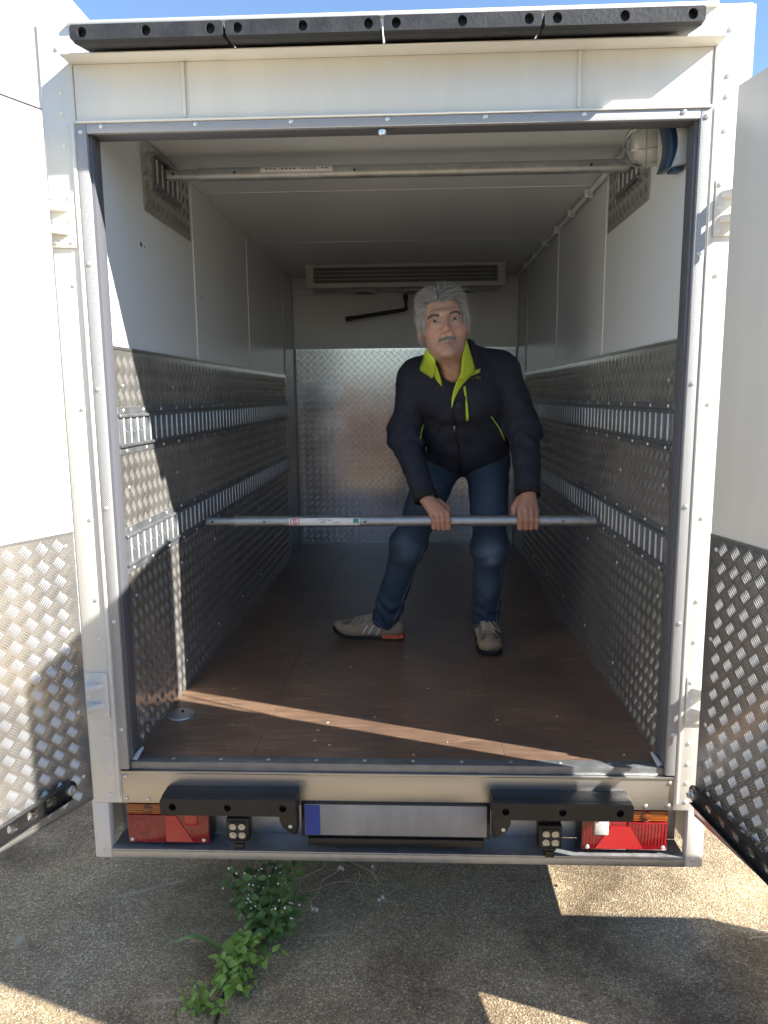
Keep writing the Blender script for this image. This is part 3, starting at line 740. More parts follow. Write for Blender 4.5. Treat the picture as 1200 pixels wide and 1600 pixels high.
# ================================================================== rear doors
DZ0, DZ1, DT, DW = -0.050, 1.672, 0.060, 0.775
def rear_door(side, hx, hy, ang, stay):
    a = math.radians(ang)
    u = Vector((side*math.sin(a), -math.cos(a), 0))             # from hinge edge to free edge
    n_ = Vector((-side*math.cos(a), -math.sin(a), 0))           # inner face normal, towards the other door
    o = Vector((hx, hy, 0)); z = Vector((0, 0, 1))
    d = MB().obox(o + z*DZ0, u*DW, -n_*DT, z*(DZ1-DZ0)).build('rear_door', 'white_paint', truck, bevel=0.004)
    ztop = 0.668
    tread_plate('tread_plate', o + z*(DZ0+0.003) + u*0.006 + n_*0.0005, u, z, n_, rect(DW-0.012, ztop-DZ0-0.003), d)
    MB().obox(o + z*(ztop+0.0005) + u*0.006 + n_*0.0005, u*(DW-0.012), n_*0.004, z*0.006).build('edge_trim', 'aluminium', d)
    MB().obox(o + z*(DZ0-0.010) + u*0.002, u*(DW-0.004), -n_*(DT-0.004), z*0.0095).build('bottom_edge', 'aluminium', d, bevel=0.001)
    # rubber lip on the top edge
    if side < 0: MB().obox(o + z*(DZ1+0.0005) + u*0.0, u*DW, -n_*0.012, z*0.003).build('top_seal', 'rubber', d)
    # rivets along the tread plate
    rm = MB().lathe([(0.0001, 0.0030), (0.003, 0.0026), (0.0052, 0.0012), (0.0058, 0.0)], (0, 0, 0), n_, 10).mesh('screw', smooth=True); rm.materials.append(MATS['screw'])
    for zz in (0.02, 0.20, 0.42, 0.64):
        for t in (0.03, 0.39, 0.74): inst('screw', rm, d, o + u*t + z*zz + n_*0.0036)
    # perforated black door stay
    p0, p1, off = stay
    q0 = o + u*p0[0] + z*p0[1] + n_*(0.012); q1 = o + u*p1[0] + z*p1[1] + n_*(0.012+off)
    L = (q1-q0).length; e = (q1-q0).normalized(); w = z - e*z.dot(e); w.normalize(); th = e.cross(w)
    if th.dot(n_) < 0: th = -th
    hw = 0.0225
    out = [(0 + hw*math.cos(t), hw*math.sin(t)) for t in np.linspace(math.pi/2, 3*math.pi/2, 12)] + [(L + hw*math.cos(t), hw*math.sin(t)) for t in np.linspace(-math.pi/2, math.pi/2, 12)]
    holes = []
    t = 0.058
    while t < L-0.03:
        holes.append(rrect(t-0.015, t+0.015, -0.0115, 0.0115, 0.009)); t += 0.056
    st = holed_plate('door_stay', out, holes, 0.006, q0, e, w, th, 'black_plastic', d, bevel=0.0012)
    for sg in (-1, 1):
        MB().obox(q0 + w*(sg*hw - (0.003 if sg > 0 else 0.0)) - th*0.0 + th*0.0062, e*L, w*0.003, th*0.010).build('stay_flange', 'black_plastic', st, bevel=0.001)
    MB().lathe([(0.0001, 0.016), (0.006, 0.016), (0.007, 0.013), (0.007, 0.007), (0.0125, 0.0065), (0.0135, 0.0)], q0 + th*0.0062, th, 18).build('bolt', 'screw', st, smooth=True)
    # hinges: plates on the post, leaf ears reaching to the door
    for zc in (0.198, 1.445):
        x0, x1 = sorted((side*0.781, side*0.8445))
        hp = MB().box(x0, x1, -0.0068, -0.0003, zc-0.066, zc+0.066).build('hinge', 'white_paint', truck, bevel=0.002)
        for dz in (-0.052, 0.0, 0.052):
            for xx in (0.791, 0.833): inst('screw', screw_y, hp, (side*xx, -0.0069, zc+dz))
        for dz in (-0.030, 0.026):
            pts = [(side*0.793, -0.007), (side*0.8445, -0.007), (side*0.8445, -0.050), (side*0.834, -0.050)]
            MB().prism(pts, (0, 0, zc+dz-0.006), (1, 0, 0), (0, 1, 0), (0, 0, 0.018)).build('hinge_ear', 'white_paint', hp, bevel=0.003)
        pin = Vector((side*0.839, -0.042, zc))
        MB().tube([pin + z*-0.055, pin + z*0.055], 0.0075, 12).build('hinge_pin', 'screw', hp, smooth=True)
        # leaf from the pin to the back of the door
        hb = o + u*0.01 - n_*(DT+0.001)
        pts3 = [pin + Vector((side*0.009, 0, 0)), hb + u*0.15, hb + u*0.15 - n_*0.006, pin + Vector((side*0.013, -0.002, 0))]
        b = MB(); i = 0
        for p in pts3: b.v.append(tuple(p + z*(-0.028)))
        for p in pts3: b.v.append(tuple(p + z*(0.024)))
        b.f += [(0, 1, 2, 3), (7, 6, 5, 4), (0, 4, 5, 1), (1, 5, 6, 2), (2, 6, 7, 3), (3, 7, 4, 0)]
        b.build('hinge_leaf', 'white_paint', d, bevel=0.001)
    return d
dl = rear_door(-1, -0.804, -0.085, 27, ((0.085, 0.012), (0.70, -0.012), 0.05))
dr = rear_door(1, 0.770, -0.125, 13, ((0.022, 0.012), (0.70, -0.012), 0.03))

# ================================================================== load bars
def load_bar(y, z, xl, xr, label, big, group):
    e = empty('load_bar', (xl, y, z)); tag(e, label, 'load bar', group)
    MB().tube([(xl+0.118, y, z), (xr-0.002, y, z)], 0.0195, 28).build('outer_tube', 'galvanised', e, smooth=True)
    MB().tube([(xl+0.010, y, z), (xl+0.13, y, z)], 0.0160, 24).build('inner_tube', 'galvanised', e, smooth=True)
    MB().tube([(xl+0.110, y, z), (xl+0.124, y, z)], 0.0208, 28).build('tube_collar', 'galvanised', e, smooth=False)
    for x0, x1 in ((xl, xl+0.012), (xr-0.004, xr+0.012)):
        MB().box(x0, x1, y-0.011, y+0.011, z-0.013, z+0.013).build('end_hook', 'galv_dark', e, bevel=0.002)
    r = 0.0199
    def wrap(name, x0, x1, a0, a1, m, rr, n_=10):
        V = []; F = []
        for i in range(n_+1):
            t = math.radians(a0 + (a1-a0)*i/n_)
            for x in (x0, x1): V.append((x, y - rr*math.cos(t), z + rr*math.sin(t)))
        for i in range(n_): F.append((2*i, 2*i+1, 2*i+3, 2*i+2))
        return np_mesh(name, V, [np.array(F)], m, e, smooth=True)
    hole = [xl+0.225, xl+0.60, xr-0.12]
    for x in hole + [xl+0.03]: MB().lathe([(0.0001, 0.0004), (0.0045, 0.0)], (x, y-(0.0196 if x > xl+0.12 else 0.0161), z), (0, -1, 0), 10).build('pin_hole', 'stain_hole_dark', e)  # flat discs; the shade inside the pin holes is their dark colour
    return e, wrap
lb, wrap = load_bar(0.800, 0.548, -0.722, 0.722, 'grey steel load bar across the box at knee height, gripped by the man', True, None)
wrap('label', -0.405, -0.142, -42, 42, 'label_white', 0.0199)
wrap('label_print', -0.399, -0.366, -34, 34, 'label_red', 0.0202)
wrap('label_print', -0.3965, -0.3685, -28, 28, 'label_white', 0.02035)
def glyph(strokes, cx, w, h, m, rr=0.0205, lw=0.0018):
    """letter strokes laid on the tube face"""
    for path in strokes:
        pts = []
        for a, b_ in path:
            ang = (b_*h)/0.0195
            pts.append(Vector((cx + a*w, 0.800 - rr*math.cos(ang), 0.548 + rr*math.sin(ang))))
        MB().tube(pts, lw, 6).build('label_print', m, lb)
Sx = [(0.45, 0.75), (0.2, 0.95), (-0.2, 0.95), (-0.45, 0.72), (-0.38, 0.3), (0.0, 0.05), (0.38, -0.25), (0.45, -0.65), (0.2, -0.92), (-0.2, -0.92), (-0.45, -0.7)]
glyph([Sx], -0.3825, 0.015, 0.0078, 'label_red', lw=0.0017)
wrap('label_print', -0.166, -0.146, -20, 36, 'label_green', 0.0202)
wrap('label_print', -0.1625, -0.1495, -36, -8, 'label_white', 0.0204)
glyph([[(-0.4, -1), (0, 1), (0.4, -1), (-0.4, -1)]], -0.156, 0.011, 0.0034, 'label_green', lw=0.0006)
for i in range(11):
    x = -0.300 + i*0.0052
    if i not in (2, 6): MB().obox((x, 0.800-0.0201, 0.5535+0.0006*math.sin(i*2.0)), (0.0032, 0, 0), (0, -0.0003, 0), (0, 0, 0.0026)).build('label_print', 'label_dark', lb)
for x, wz in ((-0.288, 0.020), (-0.236, 0.018)): MB().obox((x, 0.800-0.0201, 0.545), (wz, 0, 0.0022), (0, -0.0003, 0), (0.001, 0, 0.0022)).build('label_print', 'label_dark', lb)
lb2, wrap2 = load_bar(0.535, 1.697, -0.722, 0.722, 'grey steel load bar under the ceiling near the opening', True, None)
wrap2('label', -0.415, -0.19, -6, 52, 'label_white', 0.0199)
for i in range(16):
    x = -0.40 + i*0.0125
    if i % 5 != 3: MB().obox((x, 0.535-0.0195, 1.7035), (0.007, 0, 0), (0, -0.0008, 0), (0, 0.0005, 0.003)).build('label_print', 'label_dark', lb2)

# ================================================================== white house behind on the left
house = empty('house', (-9.5, 6.0, GROUND_Z)); tag(house, 'white rendered house with a pitched roof rising behind the open left door', 'house')
mat('render_white', (0.80, 0.79, 0.76), 0.85, var=0.02, vscale=3, bump=0.05, bscale=60)
mat('roof_tile', (0.22, 0.09, 0.06), 0.8, var=0.2, vscale=9)
mat('window_glass', (0.03, 0.035, 0.04), 0.08)
hn = Vector((0.6, -0.8, 0)); hu = Vector((0.8, 0.6, 0)); hq = Vector((-5, 9, 0)); hz = Vector((0, 0, 1))
s0, s1, sr = -5.8, 2.6, -1.6
def rz(s): return 6.497 - 0.91*(s-0.367) if s > sr else 6.497 - 0.91*(sr-0.367) - 0.91*(sr-s)
gable = [(s0, GROUND_Z), (s1, GROUND_Z), (s1, rz(s1)), (sr, rz(sr)), (s0, rz(s0))]
hw = MB().prism(gable, hq, hu, hz, -hn*8).build('wall', 'render_white', house)
for sA, sB in ((s0, sr), (s1, sr)):
    a = hq + hu*sA + hz*(rz(sA)+0.004) - hn*0.25; b_ = hq + hu*sB + hz*(rz(sB)+0.004) - hn*0.25
    MB().obox(a, b_-a, -hn*8, hz*0.02).build('roof', 'roof_tile', house)
for sc in (-4.2, -1.6, 1.0):
    for zc in (0.9, 3.4):
        w = MB().obox(hq + hu*(sc-0.55) + hz*(zc-0.65) + hn*0.003, hu*1.1, hn*0.05, hz*1.3).build('window', 'render_white', house, bevel=0.01)
        MB().obox(hq + hu*(sc-0.47) + hz*(zc-0.57) + hn*0.054, hu*0.94, hn*0.008, hz*1.14).build('pane', 'window_glass', w)

# ================================================================== unseen brick wall behind the viewer, added for warm, darker reflections in the metal
m, n, l, b = node_mat('reflection_brick')
tc = N(n, 'ShaderNodeTexCoord'); mp_ = N(n, 'ShaderNodeMapping'); mp_.inputs['Rotation'].default_value = (math.pi/2, 0, 0); l.new(tc.outputs['Object'], mp_.inputs[0])
bk = N(n, 'ShaderNodeTexBrick', Scale=4.0); l.new(mp_.outputs[0], bk.inputs['Vector'])
bk.inputs['Color1'].default_value = (0.38, 0.16, 0.07, 1); bk.inputs['Color2'].default_value = (0.30, 0.12, 0.05, 1); bk.inputs['Mortar'].default_value = (0.35, 0.30, 0.24, 1)
l.new(bk.outputs['Color'], b.inputs['Base Color']); b.inputs['Roughness'].default_value = 0.9
gw = empty('reflection_wall', (0, -6.5, GROUND_Z)); tag(gw, 'long unseen brick wall added opposite the truck for warm reflections in the metal', 'wall')
MB().box(-14, 14, -6.7, -6.45, GROUND_Z, GROUND_Z+1.9).build('wall', 'reflection_brick', gw)
MB().box(-14, 14, -6.75, -6.40, GROUND_Z+1.902, GROUND_Z+1.98).build('coping', 'render_white', gw, bevel=0.01)

# ================================================================== unseen crate on the right, added to cast the lower right ground shadow
mat('crate_wood', (0.30, 0.20, 0.11), 0.75, var=0.25, vscale=8, stretch=(1, 6, 6), bump=0.1, bscale=40)
crate = empty('shadow_crate', (1.75, -0.24, GROUND_Z)); tag(crate, 'unseen wooden crate added outside the right door to shade the concrete', 'crate')
cx0, cx1, cy0, cy1 = 1.08, 1.9, -0.46, -0.20
for k in range(7):
    za = GROUND_Z + 0.002 + k*0.1005
    for y in (cy0, cy1-0.02): MB().box(cx0, cx1, y, y+0.02, za, za+0.094).build('plank', 'crate_wood', crate, bevel=0.002)
    for x in (cx0+0.001, cx1-0.021): MB().box(x, x+0.02, cy0+0.021, cy1-0.021, za, za+0.094).build('plank', 'crate_wood', crate, bevel=0.002)
MB().box(cx0, cx1, cy0, cy1, GROUND_Z+0.703, GROUND_Z+0.720).build('plank', 'crate_wood', crate, bevel=0.002)

# ================================================================== slab joint, weeds
mat('soil', (0.045, 0.036, 0.024), 0.95, var=0.4, vscale=60, bump=0.4, bscale=120)
V = []; F = []; nj = 60
for i in range(nj+1):
    y = -1.4 + 4.6*i/nj; x = -0.425 + 0.012*math.sin(y*5) + 0.006*math.sin(y*17+1) - 0.10*max(0, -y)*0.3
    wj = 0.007 + 0.004*math.sin(y*11) + 0.003*math.sin(y*31)
    V += [(x-wj, y, GROUND_Z+0.003), (x+wj, y, GROUND_Z+0.003)]
for i in range(nj): F.append((2*i, 2*i+1, 2*i+3, 2*i+2))
jt = np_mesh('path_joint', V, [np.array(F)], 'soil', None); tag(jt, kind='structure')

def leaf_mat(name, c1, c2):
    m, n, l, b = node_mat(name)
    oi = N(n, 'ShaderNodeObjectInfo'); r = ramp(n, [(0.0, c1), (1.0, c2)]); l.new(oi.outputs['Random'], r.inputs['Fac'])
    l.new(r.outputs['Color'], b.inputs['Base Color']); b.inputs['Roughness'].default_value = 0.5
    tr = N(n, 'ShaderNodeBsdfTranslucent'); mx = N(n, 'ShaderNodeMixShader'); mx.inputs[0].default_value = 0.3
    l.new(r.outputs['Color'], tr.inputs['Color']); l.new(b.outputs[0], mx.inputs[1]); l.new(tr.outputs[0], mx.inputs[2])
    l.new(mx.outputs[0], n['Material Output'].inputs['Surface'])
leaf_mat('leaf_dark', (0.085, 0.165, 0.045), (0.17, 0.28, 0.08)); leaf_mat('leaf_bright', (0.15, 0.28, 0.04), (0.28, 0.42, 0.08))
mat('stem_green', (0.075, 0.10, 0.035), 0.6, var=0.2, vscale=40); mat('petal', (0.82, 0.82, 0.76), 0.6); mat('twig', (0.33, 0.29, 0.22), 0.8); mat('fluff', (0.8, 0.78, 0.74), 0.9)
def leaf_mesh(m, seed, L=1.0, wd=0.60):
    r = random.Random(seed); V = []; F = []; nl = 7
    for i in range(nl+1):
        t = i/nl; w = wd*0.5*(math.sin(math.pi*t**0.72)**0.9)*(1 if i not in (0, nl) else 0.02)*(1+0.10*(i % 2)*r.random())
        dz = -0.28*t*t + 0.04*r.random(); x = t*L
        V += [(x, -w, dz+w*0.30), (x, 0, dz), (x, w, dz+w*0.30)]
    for i in range(nl):
        a = 3*i; F += [(a, a+3, a+4, a+1), (a+1, a+4, a+5, a+2)]
    me_o = np_mesh('leaf', V, [np.array(F)], m, None); me = me_o.data; bpy.data.objects.remove(me_o)
    return me
LD = [leaf_mesh('leaf_dark', s) for s in range(4)]; LB = [leaf_mesh('leaf_bright', s+9) for s in range(4)]
def put_leaf(parent, meshes, p, d, size, r, roll=0.0):
    d = Vector(d).normalized(); up = Vector((0.25*r.uniform(-1, 1), -0.35, 1)); s_ = up.cross(d).normalized(); u_ = d.cross(s_)
    M = Matrix([[d[i], s_[i], u_[i]] for i in range(3)]).to_4x4()
    o = bpy.data.objects.new('leaf', r.choice(meshes)); link(o, parent)
    o.matrix_parent_inverse = Matrix.Translation(parent.location).inverted()
    o.matrix_basis = Matrix.Translation(p) @ M @ Matrix.Rotation(roll, 4, 'X') @ Matrix.Scale(size, 4)
def weed(name, base, stems, meshes, label, seed, flowers, szr):
    r = random.Random(seed); e = empty(name, base); tag(e, label, 'weed', 'weeds growing in the slab joint')
    st = MB(); fl = MB()
    for (bx_, by_, tx, ty, tz, nl) in stems:
        p0 = Vector((bx_, by_, GROUND_Z-0.004)); p3 = Vector((tx, ty, tz)); mid = (p0+p3)/2 + Vector((r.uniform(-.02, .02), r.uniform(-.02, .02), 0.03))
        path = [p0.lerp(mid, t).lerp(mid.lerp(p3, t), t) for t in np.linspace(0, 1, 7)]
        st.tube(path, [0.0022-0.0014*i/6 for i in range(7)], 6)
        for k in range(nl):
            t = 0.28 + 0.72*(k+0.6)/nl; p = p0.lerp(mid, t).lerp(mid.lerp(p3, t), t)
            a = k*2.4 + r.uniform(-.5, .5) + bx_*40
            d = Vector((math.cos(a), math.sin(a)*0.9-0.15, r.uniform(-.15, .55))); sz = r.uniform(*szr)*(1.15-0.5*t if t > .6 else 1)
            q = p + d.normalized()*0.008; st.tube([p, q], 0.0008, 4); put_leaf(e, meshes, q, d, sz, r, r.uniform(-.6, .6))
            if flowers and r.random() < 0.22:
                c = p + Vector((r.uniform(-.03, .03), r.uniform(-.03, 0.0), r.uniform(.01, .035))); st.tube([p, c], 0.0006, 4)
                for q5 in range(5):
                    aa = q5*1.257; fl.tube([c, c + Vector((math.cos(aa)*0.0024, -0.001, math.sin(aa)*0.0024))], [0.0010, 0.0013], 5)
    s = st.build('stem', 'stem_green', e, smooth=True)
    if fl.v: f = fl.build('flower', 'petal', e); f['kind'] = 'stuff'
    return e
r = random.Random(3)
stems = []
for k in range(38):
    bx_, by_ = -0.385 + r.uniform(-.04, .035), 0.03 + r.uniform(-.05, .07)
    tx = -0.37 + r.uniform(-.11, .12); ty = 0.045 + r.uniform(-.10, .07); tz = -0.40 + r.uniform(-.09, .10)
    stems.append((bx_, by_, tx, ty, tz, r.randint(5, 8)))
stems += [(-0.41, 0.02, -0.487, 0.03, -0.335, 5), (-0.37, 0.03, -0.27, 0.02, -0.42, 7), (-0.37, 0.02, -0.30, -0.03, -0.47, 6)]
weed('weed_plant', (-0.385, 0.03, GROUND_Z), stems, LD, 'tall dark green flowering weed growing up against the truck sill', 5, True, (0.026, 0.048))
stems = []
for k in range(24):
    bx_, by_ = -0.445 + r.uniform(-.04, .06), -0.115 + r.uniform(-.085, .085)
    tx = bx_ + r.uniform(-.06, .09); ty = by_ + r.uniform(-.05, .05); tz = -0.505 + r.uniform(-.03, .03)
    stems.append((bx_, by_, tx, ty, tz, r.randint(4, 7)))
stems += [(-0.40, -0.12, -0.31, -0.10, -0.49, 5)]
weed('weed_plant', (-0.45, -0.13, GROUND_Z), stems, LB, 'low bright green leafy weed in front of the taller weed', 8, False, (0.024, 0.044))
stems = []
for k in range(9):
    bx_, by_ = -0.475 + r.uniform(-.03, .02), -0.235 + r.uniform(-.04, .03)
    stems.append((bx_, by_, bx_ + r.uniform(-.05, .05), by_ + r.uniform(-.04, .03), -0.525 + r.uniform(-.015, .03), r.randint(4, 6)))
weed('weed_plant', (-0.475, -0.235, GROUND_Z), stems, LB, 'smallest weed at the bottom edge, nearest the viewer', 11, False, (0.016, 0.032))
# grass blades
gr = empty('grass_tuft', (-0.53, -0.25, GROUND_Z)); tag(gr, 'thin upright grass blades beside the nearest weed', 'grass')
def blade(path, w, m, parent):
    V = []; F = []
    for i, p in enumerate(path):
        t = i/(len(path)-1); ww = w*(1-t**2.2)+0.0002; p = Vector(p); V += [tuple(p+Vector((-ww, 0, 0.0005))), tuple(p+Vector((0, 0.0006, -0.0006))), tuple(p+Vector((ww, 0, 0.0005)))]
    for i in range(len(path)-1): a = 3*i; F += [(a, a+1, a+4, a+3), (a+1, a+2, a+5, a+4)]
    return np_mesh('leaf', V, [np.array(F)], m, parent)
for k in range(7):
    x = -0.545 + 0.012*k + r.uniform(-.004, .004); y = -0.262 + r.uniform(-.02, .03); lean = r.uniform(-.03, .03); hgt = r.uniform(.05, .10)
    blade([(x + lean*t*t, y - 0.01*t, GROUND_Z + hgt*t*(1-0.15*t)) for t in np.linspace(0, 1, 6)], 0.0028, 'leaf_bright' if k % 2 else 'leaf_dark', gr)
bl = empty('fallen_blade', (-0.56, -0.05, GROUND_Z)); tag(bl, 'single long grass blade lying on the concrete left of the weeds', 'grass')
def hblade(pts, w, parent):
    V = []; F = []
    for i, p in enumerate(pts):
        t = i/(len(pts)-1); ww = w*math.sin(math.pi*min(1, 0.08+t*0.92))**0.6+0.0004; V += [(p[0], p[1]-ww, p[2]+0.001), (p[0], p[1], p[2]-0.0005), (p[0], p[1]+ww, p[2]+0.003)]
    for i in range(len(pts)-1): a = 3*i; F += [(a, a+1, a+4, a+3), (a+1, a+2, a+5, a+4)]
    return np_mesh('leaf', V, [np.array(F)], 'leaf_dark', parent)
hblade([(-0.48 - 0.16*t, -0.055 + 0.025*t, GROUND_Z + 0.012 + 0.035*math.sin(math.pi*min(1, t*1.02))) for t in np.linspace(0, 1, 9)], 0.008, bl)
# dry trailing twigs with seed fluff
tw = empty('dry_twig', (-0.28, 0.10, GROUND_Z)); tag(tw, 'dry trailing stalk with white seed fluff right of the tall weed', 'twig')
t_ = MB(); f_ = MB()
def arcp(a, b_, h, k=8):
    a, b_ = Vector(a), Vector(b_); return [a.lerp(b_, t) + Vector((0.008*math.sin(9*t), 0, h*math.sin(math.pi*t))) for t in np.linspace(0, 1, k)]
ends = [((-0.34, 0.08, -0.50), (-0.205, 0.06, -0.345), 0.02), ((-0.30, 0.08, -0.40), (-0.24, 0.02, -0.455), 0.012), ((-0.26, 0.10, -0.46), (-0.06, 0.10, -0.44), 0.025),
        ((-0.17, 0.08, -0.345), (-0.055, 0.07, -0.39), 0.02), ((-0.06, 0.07, -0.39), (-0.035, 0.06, -0.44), 0.0), ((-0.06, 0.07, -0.39), (-0.065, 0.07, -0.355), 0.0), ((-0.25, 0.06, -0.46), (-0.16, 0.05, -0.345), 0.01), ((-0.10, 0.07, -0.47), (-0.11, 0.07, -0.37), 0.004)]
for a, b_, h in ends: t_.tube(arcp(a, b_, h), 0.0009, 5)
for c in ((-0.236, 0.02, -0.456), (-0.225, 0.02, -0.458), (-0.035, 0.06, -0.443), (-0.045, 0.06, -0.452), (-0.065, 0.07, -0.353), (-0.15, 0.05, -0.347), (-0.16, 0.05, -0.345)):
    for k in range(26):
        d = Vector((r.gauss(0, 1), r.gauss(0, 1), r.gauss(0, 1))).normalized()*r.uniform(.004, .010); f_.tube([c, Vector(c)+d], [0.0004, 0.0003], 3)
t_.build('stalk', 'twig', tw, smooth=True); ff = f_.build('seed_fluff', 'fluff', tw); ff['kind'] = 'stuff'
# grit and small stones on the slab
gt = MB(); rg_ = random.Random(21)
for k in range(170):
    x, y, s_ = rg_.uniform(-1.3, 1.2), rg_.uniform(-0.35, 0.75), rg_.uniform(0.0012, 0.0036)
    gt.lathe([(0.0001, s_*0.9), (s_*0.8, s_*0.5), (s_, 0.0), (s_*0.6, -s_*0.3)], (x, y, GROUND_Z+0.0006), (rg_.uniform(-.4, .4), rg_.uniform(-.4, .4), 1), 5)
mat('grit', (0.30, 0.26, 0.20), 0.9, var=0.6, vscale=80)
tag(gt.build('grit', 'grit', None), kind='stuff')
# pebble on the concrete
pb = MB().lathe([(0.0001, 0.006), (0.004, 0.005), (0.006, 0.001), (0.005, -0.001)], (0.515, 0.272, GROUND_Z+0.001), (0.1, 0, 1), 8).build('pebble', 'concrete', None, smooth=True)
tag(pb, 'small pebble on the sunlit concrete below the right lamp', 'pebble')

# ================================================================== the man
# ---- signed distance helpers (numpy) and surface nets
def ncone(P, a, b_, ra, rb):
    a = np.asarray(a, float); b_ = np.asarray(b_, float); ab = b_-a
    t = np.clip(((P-a) @ ab)/(ab @ ab), 0, 1)
    return np.linalg.norm(P-a-t[:, None]*ab, axis=1) - (ra+(rb-ra)*t)
def nell(P, c, r, R=None):
    q = P-np.asarray(c, float)
    if R is not None: q = q @ R
    q = q/np.asarray(r, float); k = np.linalg.norm(q, axis=1)
    return (k-1)*k/np.maximum(np.linalg.norm(q/np.asarray(r, float), axis=1), 1e-6)
def smin(a, b_, k):
    h = np.clip(0.5+0.5*(b_-a)/k, 0, 1)
    return b_*(1-h)+a*h-k*h*(1-h)
def smax(a, b_, k): return -smin(-a, -b_, k)
def chain(P, pts, rs, k):
    d = None
    for i in range(len(pts)-1):
        c = ncone(P, pts[i], pts[i+1], rs[i], rs[i+1]); d = c if d is None else smin(d, c, k)
    return d
def rotm(rx=0, ry=0, rz=0): return np.array(Matrix.Rotation(rz, 3, 'Z') @ Matrix.Rotation(ry, 3, 'Y') @ Matrix.Rotation(rx, 3, 'X'))
def surface_nets(fn, lo, hi, h):
    lo = np.asarray(lo, float); hi = np.asarray(hi, float)
    n_ = np.ceil((hi-lo)/h).astype(int)+1
    ax = [lo[i]+h*np.arange(n_[i]) for i in range(3)]
    V = np.empty(n_)
    slab = max(1, int(300000/(n_[1]*n_[2])))
    for i in range(0, n_[0], slab):
        g = np.stack(np.meshgrid(ax[0][i:i+slab], ax[1], ax[2], indexing='ij'), -1)
        V[i:i+slab] = fn(g.reshape(-1, 3)).reshape(g.shape[:3])
    ins = V < 0
    cn = n_-1
    acc = np.zeros((*cn, 3)); cnt = np.zeros(cn)
    cor = [(0, 0, 0), (1, 0, 0), (0, 1, 0), (1, 1, 0), (0, 0, 1), (1, 0, 1), (0, 1, 1), (1, 1, 1)]
    sl = lambda A, c: A[c[0]:c[0]+cn[0], c[1]:c[1]+cn[1], c[2]:c[2]+cn[2]]
    for i in range(8):
        for j in range(i+1, 8):
            d = [cor[j][k]-cor[i][k] for k in range(3)]
            if sum(map(abs, d)) != 1: continue
            a, b_ = sl(V, cor[i]), sl(V, cor[j]); m_ = sl(ins, cor[i]) != sl(ins, cor[j])
            t = np.where(m_, a/np.where(m_, a-b_, 1), 0)
            for k in range(3): acc[..., k] += np.where(m_, cor[i][k]+t*d[k], 0)
            cnt += m_
    act = cnt > 0
    idx = -np.ones(cn, int); idx[act] = np.arange(act.sum())
    g = np.stack(np.meshgrid(*[np.arange(c) for c in cn], indexing='ij'), -1)[act]
    verts = lo + h*(g + acc[act]/cnt[act][:, None])
    quads = []
    for k in range(3):
        o1, o2 = (k+1) % 3, (k+2) % 3
        s0 = [slice(1, cn[i]) for i in range(3)]; s0[k] = slice(0, cn[k])
        s1 = list(s0); s1[k] = slice(1, cn[k]+1)
        A = ins[tuple(s0)]; Bq = ins[tuple(s1)]
        ch = A != Bq
        pos = np.argwhere(ch); 
        for q in range(3):
            if q != k: pos[:, q] += 1
        e1 = np.zeros(3, int); e1[o1] = 1; e2 = np.zeros(3, int); e2[o2] = 1
        f = np.stack([idx[tuple((pos-e1-e2).T)], idx[tuple((pos-e2).T)], idx[tuple(pos.T)], idx[tuple((pos-e1).T)]], 1)
        fl = ~A[ch]
        f[fl] = f[fl][:, ::-1]
        quads.append(f)
    F = np.concatenate(quads); F = F[(F >= 0).all(1)]
    return verts, F
def raydir(px, py): 
    d = _F + _R*(px-600)/FPX + _U*(800-py)/FPX
    return d/np.linalg.norm(d)
def wobble(P, s, seed):
    r = np.random.default_rng(seed); out = np.zeros(len(P))
    for k in range(5):
        w = r.normal(size=3); w /= np.linalg.norm(w); f = s*(0.7+0.8*r.random()); out += np.sin(P @ w*f + r.random()*6.28 + 1.3*np.sin(P @ np.roll(w, 1)*f*0.6))
    return out/5

# ---- skeleton, world metres
NECK = np.array([0.208, 0.885, 1.115]); HEADC = np.array([0.163, 0.735, 1.237])
SH_R, SH_L = np.array([0.062, 0.955, 1.075]), np.array([0.392, 0.950, 1.098])
EL_R, EL_L = np.array([0.020, 0.985, 0.855]), np.array([0.484, 0.985, 0.868])
WR_R, WR_L = np.array([0.100, 0.845, 0.632]), np.array([0.482, 0.838, 0.648])
HIP_R, HIP_L = np.array([0.185, 1.20, 0.755]), np.array([0.365, 1.195, 0.765])
KN_R, KN_L = np.array([0.035, 0.985, 0.425]), np.array([0.352, 0.935, 0.415])
AN_R, AN_L = np.array([-0.062, 1.085, 0.085]), np.array([0.352, 1.085, 0.085])
BAR_Y, BAR_Z = 0.800, 0.548

